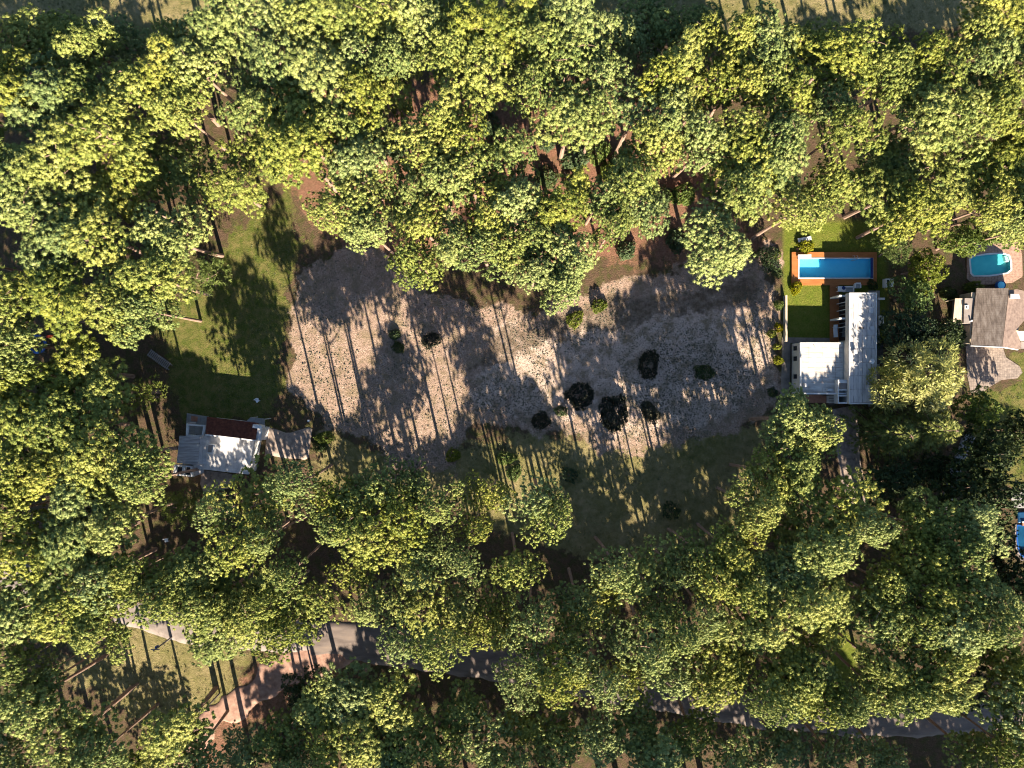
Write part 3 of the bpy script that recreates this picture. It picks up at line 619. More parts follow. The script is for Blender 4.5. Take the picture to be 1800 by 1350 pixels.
def outline_pool(name, label, poly, outer, mats, zfloor, zrim, pavename, pavemat):
    cx = sum(p[0] for p in poly)/len(poly); cy = sum(p[1] for p in poly)/len(poly)
    # resample
    pts = []
    for i in range(len(poly)):
        a = Vector(poly[i]); b_ = Vector(poly[(i+1) % len(poly)])
        for k in range(4): pts.append(a.lerp(b_, k/4))
    ar = sum(pts[i].x*pts[(i+1) % len(pts)].y-pts[(i+1) % len(pts)].x*pts[i].y for i in range(len(pts)))
    if ar < 0: pts = pts[::-1]
    n = len(pts); c = Vector((cx, cy))
    t = thing(name, label, 'pool', (cx, cy, 0))
    V = []; F = []
    def ring(off, z):
        for p in pts: d = (p-c); q = c+d*(1+off/d.length); V.append((q.x-cx, q.y-cy, z))
    V.clear(); ring(0, zrim-.02); ring(0, zfloor); V.append((0, 0, zfloor))
    F = [(i, n+i, n+(i+1) % n, (i+1) % n) for i in range(n)]+[(n+i, 2*n, n+(i+1) % n) for i in range(n)]
    link('basin', make_mesh('basin', V, F, mats[0]), t)
    V = []; ring(-.03, zrim-.05); ring(-.03, zrim+.03); ring(.22, zrim+.03); ring(.22, zrim-.15)
    F = [(k*n+i, k*n+(i+1) % n, (k+1)*n+(i+1) % n, (k+1)*n+i) for k in range(3) for i in range(n)]
    link('coping', make_mesh('coping', V, [f[::-1] for f in F], mats[2]), t)
    V = []; ring(0.0, zrim-.1); F = [tuple(range(n))]
    link('water', make_mesh('water', V, F, mats[1]), t)
    # paving ring
    V = []; ring(.2, zrim-.01)
    out = [Vector(p) for p in outer]
    for p in pts:
        d = (p-c).normalized(); best = 1.0
        for i in range(len(out)):
            a = out[i]-c; e = out[(i+1) % len(out)]-out[i]; det = d.x*(-e.y)+e.x*d.y
            if abs(det) < 1e-9: continue
            tt = (a.x*(-e.y)+e.x*a.y)/det; ss = (d.x*a.y-d.y*a.x)/det
            if tt > 0 and -1e-6 <= ss <= 1+1e-6: best = max(best, tt)
        q = d*best; V.append((q.x, q.y, zrim-.03))
    for i in range(n): V.append((V[n+i][0]*1.005, V[n+i][1]*1.005, -.15))
    F = [(k*n+i, (k+1)*n+i, (k+1)*n+(i+1) % n, k*n+(i+1) % n) for k in range(2) for i in range(n)]
    o = struct(pavename, make_mesh(pavename, V, F, pavemat)); o.location = (cx, cy, 0)
    return t
p2 = outline_pool('swimming_pool', 'small turquoise pool with white rim and bowed sides beside the brown house', POOL2,
             GL([(1701, 446), (1706, 434), (1722, 427), (1740, 424), (1775, 420), (1792, 424), (1797, 450), (1798, 486), (1780, 497), (1740, 500), (1712, 500), (1700, 490)], .05),
             (M['poolpaint2'], M['water2'], M['white']), -.6, .06, 'brick_terrace', M['brickpave'])
c = G(1770, 455, .1); link('step', MB(p2.location).prism(GL([(1767, 449), (1775, 451), (1775.5, 460), (1770, 459)], .1), -.6, -.1).mesh('step', M['white']), p2)
p3 = outline_pool('swimming_pool', 'dark blue round-cornered pool in shade, cut off by the right frame edge', POOL3,
             GL([(1785, 921), (1784, 950), (1787, 972), (1795, 986), (1845, 988), (1845, 921)], .05), (M['shadepool'], M['water2'], M['bluepad']), -.7, .05, 'paving', M['flatgrey'])
x, y = G(1802, 909); t = thing('tarpaulin', 'blue tarpaulin lying above the dark pool at the right frame edge', 'tarpaulin', (x, y, .0))
V = []; nn = 10
for j in range(nn+1):
    for i in range(nn+1):
        V.append((-1.25+3.8*i/nn, -.8+1.6*j/nn+.1*i/nn, .22+.06*math.sin(i*1.7+j)*math.cos(j*1.3)))
F = [(j*(nn+1)+i, j*(nn+1)+i+1, (j+1)*(nn+1)+i+1, (j+1)*(nn+1)+i) for j in range(nn) for i in range(nn)]
o = link('sheet', make_mesh('sheet', V, F, M['shadepool'], smooth=True), t); sm = o.modifiers.new('thick', 'SOLIDIFY'); sm.thickness = .04  # tarpaulin takes the darkened blue that carries the shade
x, y = G(1800, 919.5); t = thing('ledge', 'white-edged step between the blue tarpaulin and the dark pool', 'step', (x, y, 0))
link('block', MB().box(-.55, 2.5, -.32, .12, -.1, .45).mesh('block', M['terracotta']), t); link('edge', MB().box(-.6, 2.55, .125, .33, -.1, .5).mesh('edge', M['white']), t)
x, y = G(1761, 501, .6); t = thing('hot_tub', 'round blue tub at the top edge of the brown house roof', 'tub', (x, y, 0))
link('shell', MB().lathe((0, 0, 0), [(.62, 0), (.66, .55), (.6, .6), (.55, .5)], 24).mesh('shell', M['bluepad']), t); link('lid', MB().lathe((0, 0, .5), [(.54, 0), (.5, .06), (.1, .1)], 24).mesh('lid', M['poolpaint']), t)

# ------------------------------------------------------------------ old house on the left
L = thing('old_house', 'old white house with patched flat roofs and a red tiled roof, left of the clearing', 'house', (*G(385, 785), 0))
b = MB(L.location)
b.prism(GL([(353, 766), (446, 776), (436, 832), (349, 822)], 3.0), -.1, 2.68); b.prism(GL([(366, 736), (452, 746), (447, 774.5), (364, 765)], 3.0), -.1, 2.6)
b.prism(GL([(318, 768), (353, 769.5), (349, 816), (313, 812)], 3.0), -.1, 2.85); b.prism(GL([(309, 818), (337, 820), (337, 836.5), (307, 834)], 3.0), -.1, 2.3); b.build('wall', M['white'], L)
r_ = MB(L.location).prism(GL([(351, 764.5), (447.5, 774.5), (437, 834), (347, 824)], 3.0), 2.7, 3.0).build('roof', M['patchroof'], L); r_['label'] = 'white flat roof with tree shadows'
r_ = MB(L.location).prism(GL([(315.5, 766), (351.5, 768), (347.5, 817.5), (310.5, 813.5)], 3.15), 2.87, 3.15).build('roof', M['oldroof'], L); r_['label'] = 'grey weathered flat roof with streaks'
MB(L.location).slab([P3(340, 817.5, 3.1), P3(358.5, 816, 3.1), P3(358, 831, 2.7), P3(340.5, 838, 2.4)], .12).build('roof', M['oldroof'], L)
# open-topped yard box with two openings
yp = GL([(306.5, 817), (339, 819.3), (339, 838.5), (304.5, 835)], 2.8)
b = MB(L.location)
def wallstrip(mb, P, t, z0, z1):
    n = len(P); c = Vector((sum(p[0] for p in P)/n, sum(p[1] for p in P)/n)); I = []
    for p in P: d = c-Vector(p); I.append(Vector(p)+d.normalized()*t*1.41)
    for i in range(n):
        j = (i+1) % n; mb.prism([P[i], P[j], tuple(I[j]), tuple(I[i])], z0, z1)
wallstrip(b, yp, .28, 2.31, 2.8); m0 = Vector(yp[0]).lerp(Vector(yp[1]), .5); m1 = Vector(yp[3]).lerp(Vector(yp[2]), .5); dd = (Vector(yp[1])-Vector(yp[0])).normalized()*.2
b.prism([tuple(m0-dd), tuple(m0+dd), tuple(m1+dd), tuple(m1-dd)], 2.312, 2.79); b.build('yard_wall', M['white'], L)
b = MB(L.location); b.prism([(p[0]*.999, p[1]) for p in yp], 2.303, 2.32); b.build('yard_shade_sheet', M['dark'], L)  # dark sheet just under the rim paints the shade in both openings
# tiled roof built from rows of ridges
T = [Vector(P3(363.5, 732.5, 2.8)), Vector(P3(454, 743.5, 2.8)), Vector(P3(448.5, 773.5, 4.5)), Vector(P3(361.5, 763, 4.5))]
b = MB(L.location); nr = 42
for i in range(nr):
    a0 = T[0].lerp(T[1], i/nr); a1 = T[0].lerp(T[1], (i+.92)/nr); c0 = T[3].lerp(T[2], i/nr); c1 = T[3].lerp(T[2], (i+.92)/nr)
    am = (a0+a1)/2+Vector((0, 0, .07)); cm = (c0+c1)/2+Vector((0, 0, .07))
    b.add([tuple(a0), tuple(am), tuple(a1), tuple(c0), tuple(cm), tuple(c1)], [(0, 1, 4, 3), (1, 2, 5, 4), (0, 2, 1), (3, 4, 5)])
r_ = b.build('roof_tiles', M['tile'], L); r_['kind'] = 'stuff'; r_['label'] = 'dark red ridged tile slope in shade'
MB(L.location).slab([tuple(p-Vector((0, 0, .03))) for p in T], .12).build('roof', M['tile'], L)
MB(L.location).slab([P3(361, 763, 4.6), P3(448.5, 773.5, 4.6), P3(448, 775.5, 4.6), P3(361, 765.5, 4.6)], 1.5).build('ridge_wall', M['white'], L)
MB(L.location).slab([P3(453.5, 746, 3.6), P3(462.5, 748, 3.6), P3(457.5, 775, 3.6), P3(449.5, 774, 3.6)], .5).build('side_wall', M['white'], L)
MB(L.location).prism(GL([(454.5, 752), (461, 753), (456, 775), (451, 774)], 3.0), -.1, 3.09).build('side_wall', M['white'], L)
ch = MB(L.location).prism(GL([(444.5, 746), (460.5, 748), (459.5, 754), (443.5, 752)], 4.4), 3.1, 4.4).build('chimney', M['white'], L)
bx = MB(L.location).prism(GL([(366, 781), (377.5, 782), (374, 799), (363, 797)], 3.9), 2.98, 3.8).build('roof_box', M['white'], L)
sub(L, bx, 'lid', M['flatgrey'], MB(L.location).prism(GL([(366.5, 782), (374, 782.7), (371.5, 795.5), (364.5, 794.5)], 3.86), 3.803, 3.86))
# white open frame at the left
fp = GL([(327.5, 745), (362, 747.5), (358, 768.5), (326.5, 766.5)], 2.9)
b = MB(L.location); wallstrip(b, fp, .28, 2.62, 2.9); b.build('pergola_frame', M['white'], L)
for p in fp: MB(L.location).box(p[0]-.1, p[0]+.1, p[1]-.1, p[1]+.1, 0, 2.615).build('post', M['white'], L)
MB(L.location).prism(GL([(328, 726.5), (366, 732.5), (360, 767), (326, 765)], .2), -.14, .12).build('terrace_floor', M['pave_g'], L)
MB(L.location).prism(GL([(336, 731), (347.5, 732.5), (346.5, 741.5), (335, 740)], .2), .122, .16).build('floor_patch', M['terracotta'], L)
MB(L.location).slab([P3(433, 740.5, 2.7), P3(440.5, 733.5, 2.7), P3(465.5, 736, 2.6), P3(464.5, 748, 2.6), P3(444, 745.5, 2.7)], .1).build('porch_roof', M['pave_g'], L)
for u, v in ((441, 734.5), (464.5, 737)):
    c = G(u, v, 2.6); MB(L.location).tube([(c[0], c[1], 0), (c[0], c[1], 2.5)], .06).build('post', M['white'], L)
w_ = MB(L.location).prism(GL([(420, 831.8), (427, 832.6), (427, 833.4), (420, 832.6)], 3.0), 1.0, 2.1).build('window', M['glass'], L)

# ------------------------------------------------------------------ small things
def slatted(u0, v0, u1, v1):
    a = Vector(G(u0, v0)); c = Vector(G(u1, v1)); t = thing('slatted_walkway', 'weathered slatted wooden walkway in shade on the left lawn', 'walkway', (*((a+c)/2), -.05))
    d = c-a; ang = math.atan2(d.y, d.x); t.rotation_euler.z = ang; Ln = d.length
    for yy in (-.4, .4): link('rail', MB().box(-Ln/2, Ln/2, yy-.05, yy+.05, 0, .12).mesh('rail', M['wood_old']), t)
    k = int(Ln/.28); me = MB().box(-.08, .08, -.55, .55, .123, .17).mesh('slat', M['wood_old'])
    for i in range(k): link('slat', me, t, (-Ln/2+.14+i*.28, 0, 0))
slatted(262, 619, 300, 646)
x, y = G(65, 605, .8); t = thing('trampoline', 'round trampoline with blue padding half hidden under pines at the left edge', 'trampoline', (x, y, -.05))
def torus_ring(r0, r1, z0, z1, n=32):
    return MB().lathe((0, 0, 0), [(r0, z0), (r1, z0), (r1, z1), (r0, z1)], n)
b = MB(); N_ = 32; prof = [(1.0, .78), (1.0, .84), (1.38, .84), (1.38, .78)]; V = []; F = []
for r0, z0 in prof:
    for k in range(N_): V.append((r0*math.cos(2*math.pi*k/N_), r0*math.sin(2*math.pi*k/N_), z0))
for i in range(4):
    for k in range(N_): F.append((i*N_+k, ((i+1) % 4)*N_+k, ((i+1) % 4)*N_+(k+1) % N_, i*N_+(k+1) % N_))
b.add(V, F); link('padding', b.mesh('padding', M['bluepad']), t); link('mat', MB().lathe((0, 0, .78), [(.995, 0), (.995, .02)], 32).mesh('mat', M['darkmat']), t)
for k in range(6): a = k*math.pi/3; link('leg', MB().tube([(1.3*math.cos(a), 1.3*math.sin(a), 0), (1.3*math.cos(a), 1.3*math.sin(a), .78)], .04).mesh('leg', M['steel']), t)
link('ladder', MB().slab([(1.3, .9, .8), (1.9, 1.0, .2), (1.9, 1.4, .2), (1.3, 1.3, .8)], .08).mesh('ladder', M['redpaint']), t)
def garden_chair(u, v, rz, label):
    x, y = G(u, v, .4); t = thing('garden_chair', label, 'chair', (x, y, -.06), None, rz)
    link('seat', MB().box(-.25, .25, -.25, .25, .38, .44).mesh('seat', M['plaswhite']), t); link('backrest', MB().slab([(-.25, .22, .9), (.25, .22, .9), (.25, .3, .9), (-.25, .3, .9)], .48).mesh('backrest', M['plaswhite']), t)
    for lx in (-.22, .22):
        for ly in (-.22, .22): link('leg', MB().box(lx-.025, lx+.025, ly-.025, ly+.025, 0, .38).mesh('leg', M['plaswhite']), t)
garden_chair(452, 704, .6, 'small white chair on the shaded lawn above the old house')
garden_chair(292, 950, .2, 'small white chair in the dark gap below the old house')
x, y = G(546, 739); t = thing('marker_post', 'short white-topped post at the sandy edge right of the old house', 'post', (x, y, -.06))
link('post', MB().box(-.06, .06, -.06, .06, 0, 1.0).mesh('post', M['wood_old']), t); link('cap', MB().box(-.14, .14, -.14, .14, 1.003, 1.15).mesh('cap', M['plaswhite']), t)
def utility_pole(u, v, h, sign, label):
    x, y = G(u, v); t = thing('utility_pole', label, 'pole', (x, y, -.1))
    link('pole', MB().tube([(0, 0, 0), (0, 0, h)], [.13, .09], 9).mesh('pole', M['wood_old']), t)
    link('crossarm', MB().box(-.6, .6, -.05, .05, h-.5, h-.4).mesh('crossarm', M['wood_old']), t)
    if sign: link('box', MB().box(-.35, -.1, -.2, .2, h-1.6, h-1.0).mesh('box', M['bluepad']), t)
utility_pole(302, 1120, 5.2, True, 'slim pole with a small blue box, between the pale road and the glade')
utility_pole(386, 1219, 6.0, False, 'plain dark pole beside the red dirt track')

# tree heights in metres, by crown position, fitted to steer sun and shade
HEIGHTS = {(35, 85): 13.2, (110, 70): 12.2, (162, 85): 17.8, (228, 85): 13.2, (310, 70): 14.2, (385, 62): 16.2, (450, 45): 18.1, (548, 50): 18.1, (20, 165): 18.1, (88, 175): 18.1, (165, 165): 18.1, (228, 160): 18.1, (295, 140): 18.1, (355, 118): 18.1, (485, 115): 18.1, (560, 138): 18.1, (195, 238): 20.3, (325, 205): 18.1, (450, 195): 18.1, (522, 215): 18.8, (35, 312): 18.1, (112, 300): 18.1, (250, 285): 11.3, (330, 285): 11.3, (470, 270): 10.6, (530, 268): 21, (72, 372): 18.1, (226, 350): 14.3, (412, 328): 13, (105, 432): 18.1, (178, 428): 18.1, (308, 412): 17.2, (110, 520): 18.1, (195, 545): 18.1, (258, 545): 18.1, (275, 490): 18.1, (18, 545): 18.1, (22, 605): 18.1, (25, 665): 18.1, (40, 740): 18.1, (110, 760): 18.1, (140, 660): 15.2, (190, 690): 15.2, (28, 825): 18.1, (95, 835): 18.1, (165, 812): 18.1, (228, 805): 18.1, (262, 850): 19.6, (20, 900): 18.1, (150, 890): 18.1, (212, 915): 18.1, (58, 965): 18.1, (128, 958): 18.1, (165, 1015): 18.1, (232, 1005): 17.3, (332, 1005): 14.3, (40, 1075): 18.1, (112, 1082): 18.1, (172, 1100): 18.1, (285, 1052): 17.3, (345, 1055): 15.8, (392, 1118): 12.8, (402, 1045): 9.8, (440, 1100): 13.6, (505, 1105): 17.3, (385, 895): 18.8, (432, 962): 19.6, (466, 872): 12.8, (478, 948): 18.8, (480, 1060): 18.1, (510, 1000): 19.6, (520, 845): 20.3, (545, 1040): 13.6, (25, 1345): 18.1, (30, 1165): 18.1, (62, 1235): 18.1, (118, 1300): 18.1, (170, 1335): 18.1, (78, 1205): 16, (105, 1170): 15, (150, 1275): 15, (270, 1340): 13.2, (305, 1285): 15.2, (335, 1325): 14.2, (582, 885): 17.3, (625, 868): 17.3, (668, 855): 18.8, (722, 842): 16.6, (770, 898): 19.6, (868, 872): 17.3, (948, 875): 20.3, (972, 905): 20.3, (600, 935): 18.1, (640, 1000): 9.8, (650, 945): 20.3, (706, 905): 20.3, (735, 1012): 14.3, (745, 958): 15.1, (815, 980): 19.6, (838, 925): 18.1, (900, 985): 18.8, (655, 1062): 12.1, (700, 1125): 17.3, (750, 1075): 10.6, (762, 1122): 19.6, (808, 1062): 10.6, (825, 1115): 12.8, (862, 1075): 10.6, (880, 1120): 12.8, (905, 1192): 16.6, (930, 1155): 18.8, (940, 1085): 19.6, (965, 1198): 20.3, (1000, 1115): 16.6, (1012, 1165): 18.8, (1055, 1195): 18.8, (1012, 1040): 13.6, (1062, 1050): 9.8, (1075, 998): 20.3, (1125, 1012): 15.8, (1142, 1065): 15.1, (1182, 1005): 16.6, (1215, 968): 15.8, (1250, 1015): 18.8, (1085, 1130): 11.3, (1100, 1185): 13.6, (1150, 1140): 20.3, (1178, 1190): 14.3, (1205, 1110): 19.6, (1245, 1080): 18.1, (1268, 1200): 13.6, (1285, 1150): 12.8, (1318, 1100): 18.1, (1345, 1235): 20.3, (1375, 1140): 15.8, (1392, 1200): 17.3, (1440, 1232): 18.1, (1490, 1225): 18.8, (1330, 892): 19.6, (1350, 842): 18.1, (1390, 870): 17.3, (1392, 748): 18.1, (1398, 815): 18.1, (1432, 772): 18.1, (1395, 935): 15.1, (1450, 960): 20.3, (1485, 880): 18.8, (1505, 925): 20.3, (1285, 965): 18.8, (1300, 1030): 19.6, (1345, 1005): 17.3, (1400, 1000): 18.1, (1400, 1060): 20.3, (1420, 1165): 16.6, (1440, 1110): 15.1, (1455, 1055): 15.1, (1535, 1085): 16.6, (1550, 1020): 15.8, (1605, 925): 13.6, (1625, 985): 15.8, (1662, 915): 14.3, (1682, 985): 17.3, (1712, 925): 15.1, (1600, 1085): 18.1, (1645, 1045): 17.3, (1660, 1100): 18.1, (1722, 1095): 20.3, (1752, 1055): 18.1, (1545, 1165): 18.1, (1555, 1215): 18.1, (1605, 1215): 18.1, (1645, 1160): 18.1, (1655, 1215): 18.1, (1715, 1330): 13.2, (1770, 1315): 18.1, (1785, 1185): 14.2, (1785, 1255): 18.1, (570, 1250): 11.5, (580, 1310): 13.2, (620, 1225): 12.5, (640, 1295): 14.2, (675, 1240): 14.2, (690, 1340): 14.2, (715, 1295): 14.2, (780, 1310): 13.8, (815, 1245): 11.2, (850, 1305): 14, (905, 1335): 14.8, (925, 1270): 11.2, (985, 1300): 13, (1055, 1305): 15.2, (1115, 1275): 12, (1150, 1330): 14, (1225, 1290): 12.8, (1285, 1335): 14, (1370, 1310): 12.2, (1460, 1325): 12.2, (1560, 1330): 12.2, (430, 1320): 11.2, (490, 1300): 11.2, (510, 1345): 12.2, (608, 220): 18.1, (622, 108): 18.1, (640, 165): 18.1, (650, 238): 14.2, (672, 30): 18.1, (692, 100): 18.1, (692, 162): 15.2, (732, 35): 18.1, (795, 80): 18.1, (832, 130): 18.1, (860, 60): 18.1, (930, 152): 18.1, (952, 82): 18.1, (1005, 45): 18.1, (1012, 105): 18.1, (790, 20): 12.2, (1090, 70): 13.2, (1150, 50): 12.2, (1230, 65): 13.2, (752, 262): 18.1, (780, 215): 18.1, (812, 262): 18.1, (905, 268): 18.1, (1000, 210): 18.1, (1048, 200): 18.1, (1112, 205): 17, (1055, 135): 18.1, (1145, 255): 18.1, (1150, 152): 18.1, (1182, 212): 18.1, (1195, 122): 18.1, (1240, 155): 18.1, (590, 378): 18.1, (622, 295): 18.1, (642, 352): 18.1, (655, 405): 18.1, (722, 350): 18.1, (730, 462): 18.1, (752, 395): 18.1, (775, 332): 18.1, (800, 432): 18.1, (832, 312): 18.1, (858, 392): 18.1, (905, 362): 18.1, (850, 440): 18.1, (905, 430): 18.1, (940, 478): 18.1, (985, 492): 18.1, (1005, 448): 18.1, (990, 368): 18.1, (1052, 345): 18.1, (1078, 400): 18.1, (1102, 335): 18.1, (1125, 372): 18.1, (1272, 440): 18.2, (1290, 75): 18.1, (1302, 142): 18.1, (1345, 158): 18.1, (1352, 88): 18.1, (1405, 82): 15.2, (1400, 172): 18.1, (1452, 190): 18.1, (1460, 108): 18.1, (1505, 98): 18.1, (1548, 132): 18.1, (1612, 112): 18.1, (1652, 162): 18.1, (1702, 70): 18.1, (1732, 122): 18.1, (1752, 40): 18.1, (1782, 142): 18.1, (1790, 65): 18.1, (1622, 205): 18.8, (1682, 212): 18.8, (1742, 202): 18.1, (1787, 232): 15.1, (1232, 248): 18.1, (1282, 232): 18.1, (1302, 292): 18.1, (1352, 300): 18.1, (1382, 235): 19.6, (1480, 228): 20.3, (1302, 342): 18.1, (1395, 375): 18.1, (1452, 320): 13.6, (1540, 295): 12.1, (1562, 342): 14.3, (1592, 285): 12.1, (1602, 378): 16.6, (1660, 322): 13.6, (1702, 300): 12.8, (1735, 365): 15.8, (1762, 300): 13.6, (1785, 405): 13.2, (1790, 355): 15.8, (420, 1530): 20.2, (532, 1552): 21, (644, 1574): 12.8, (756, 1530): 20.2, (868, 1552): 16.5, (980, 1574): 21, (1092, 1530): 21, (1204, 1552): 21, (1316, 1574): 21, (1428, 1530): 21, (1540, 1552): 21, (1652, 1574): 21, (1764, 1530): 20.2, (1876, 1552): 20.2, (560, 1698): 15.8, (710, 1698): 18.8, (860, 1698): 18.8, (1010, 1650): 15.8, (1160, 1650): 16.5, (1310, 1674): 16.5, (1460, 1674): 16.5, (1610, 1698): 17.2, (1760, 1698): 14.2, (1910, 1698): 15.8, (40, 1480): 14.2, (150, 1440): 10.5, (260, 1460): 9, (370, 1460): 17.2, (-55, 60): 18.2, (-55, 260): 17.5, (-55, 460): 18.2, (-55, 660): 18.2, (-55, 860): 18.2, (-55, 1060): 18.2, (-55, 1260): 18.2, (1855, 100): 18.2, (1855, 250): 16, (1855, 1060): 11.5, (1855, 1230): 18.2}

# ------------------------------------------------------------------ vegetation
def rot_basis(d, ang):
    """d (n,3) unit -> (n,3,3) with columns a,b,d rotated by ang"""
    up = np.where(np.abs(d[:, 2:3]) > 0.9, np.array([[1.0, 0, 0]]), np.array([[0, 0, 1.0]]))
    a = np.cross(d, up); a /= np.linalg.norm(a, axis=1)[:, None]; b = np.cross(d, a)
    c, s = np.cos(ang)[:, None], np.sin(ang)[:, None]
    return np.stack([a*c+b*s, b*c-a*s, d], 2)

def tuft_template():
    V = [(0, 0, .38)]; F = []; N1, N2 = 8, 10
    for k in range(N1):
        t = 2*math.pi*k/N1; r, z = (.27, .34) if k % 2 == 0 else (.17, .24)
        V.append((r*math.cos(t), r*math.sin(t), z))
    for k in range(N2):
        t = 2*math.pi*(k+.3)/N2; r, z = (.45, .12) if k % 2 == 0 else (.29, .08)
        V.append((r*math.cos(t), r*math.sin(t), z))
    for k in range(N1): F.append((0, 1+k, 1+(k+1) % N1))
    i = j = 0
    while i < N1 or j < N2:                                   # stitch the two rings
        ta = (i+1)/N1; tb = (j+1.3)/N2
        if j >= N2 or (i < N1 and ta <= tb): F.append((1+i % N1, 1+N1+j % N2, 1+(i+1) % N1)); i += 1
        else: F.append((1+i % N1, 1+N1+j % N2, 1+N1+(j+1) % N2)); j += 1
    return np.array(V), np.array(F)
TV, TF = tuft_template()
def leaf_template(n, L, w, rng):
    """n loose leaves radiating over a half sphere"""
    V = []; F = []
    for k in range(n):
        d = rng.randn(3); d[2] = abs(d[2])*.8+.1; d /= np.linalg.norm(d)
        s = np.cross(d, [0, 0, 1.0]); s /= np.linalg.norm(s)+1e-9
        u = np.cross(s, d)
        p0 = d*L*.25; p1 = d*L*.65+s*w+u*.02; p2 = d*L*1.05; p3 = d*L*.65-s*w+u*.02
        b = len(V); V += [p0, p1, p2, p3]; F += [(b, b+1, b+2), (b, b+2, b+3)]
    return np.array(V), np.array(F)
def needle_template(n, L, w, rng):
    """n thin needle bundles (one triangle each) radiating over a half sphere"""
    V = []; F = []
    for k in range(n):
        z = 1-.95*(k+.5)/n; a = k*2.39996; s = math.sqrt(max(0, 1-z*z)); d = np.array([s*math.cos(a), s*math.sin(a), z])+rng.randn(3)*.12; d /= np.linalg.norm(d)
        t = np.cross(d, rng.randn(3)); t /= np.linalg.norm(t); l_ = L*rng.uniform(.75, 1.1); b = len(V)
        V += [d*l_*.15+t*w, d*l_*.15-t*w, d*l_]; F.append((b, b+1, b+2))
    return np.array(V), np.array(F)

def scatter(tv, tf, pos, d, size, rng, jit=0.12, tint=None):
    n = len(pos); B = rot_basis(d, rng.rand(n)*6.28)
    v = tv[None]*(1+rng.randn(n, len(tv), 1)*jit)*size[:, None, None]
    v = np.einsum('nij,nkj->nki', B, v)+pos[:, None]
    f = tf[None]+(np.arange(n)*len(tv))[:, None, None]
    t = np.repeat(tint if tint is not None else np.clip(.5+.22*rng.randn(n), 0, 1), len(tv))
    return v.reshape(-1, 3), f.reshape(-1, 3), t

def lobes_to_points(lobes, per, rng, lower=-0.25, flat=.62, jit=.09):
    C = np.array([l[0] for l in lobes]); Rr = np.array([l[1] for l in lobes]); P = []; D = []; Ls = []
    for i, (c, r) in enumerate(lobes):
        n = int(per*r*r)
        u = rng.uniform(lower, 1, n); t = rng.rand(n)*6.28; s = np.sqrt(1-u*u)
        d = np.stack([s*np.cos(t), s*np.sin(t), u], 1)
        rr = r*(1+rng.randn(n)*jit)[:, None]
        p = c+d*rr*np.array([1, 1, flat])
        q = (p[:, None]-C[None])/np.array([1, 1, flat]); dist = np.linalg.norm(q, axis=2)/Rr[None]; dist[:, i] = 9
        keep = dist.min(1) > .78
        P.append(p[keep]); D.append(d[keep]); Ls.append(np.full(keep.sum(), i))
    return np.concatenate(P), np.concatenate(D), np.concatenate(Ls)

def bent(p0, p1, sag, rng, k=5, amt=1.0):
    p0 = np.array(p0, float); p1 = np.array(p1, float); out = []
    o = rng.randn(3)*.12*amt
    for i in range(k+1):
        t = i/k; out.append(tuple(p0+(p1-p0)*t+np.array([0, 0, -sag])*4*t*(1-t)+o*math.sin(math.pi*t)*np.linalg.norm(p1-p0)*.35))
    return out

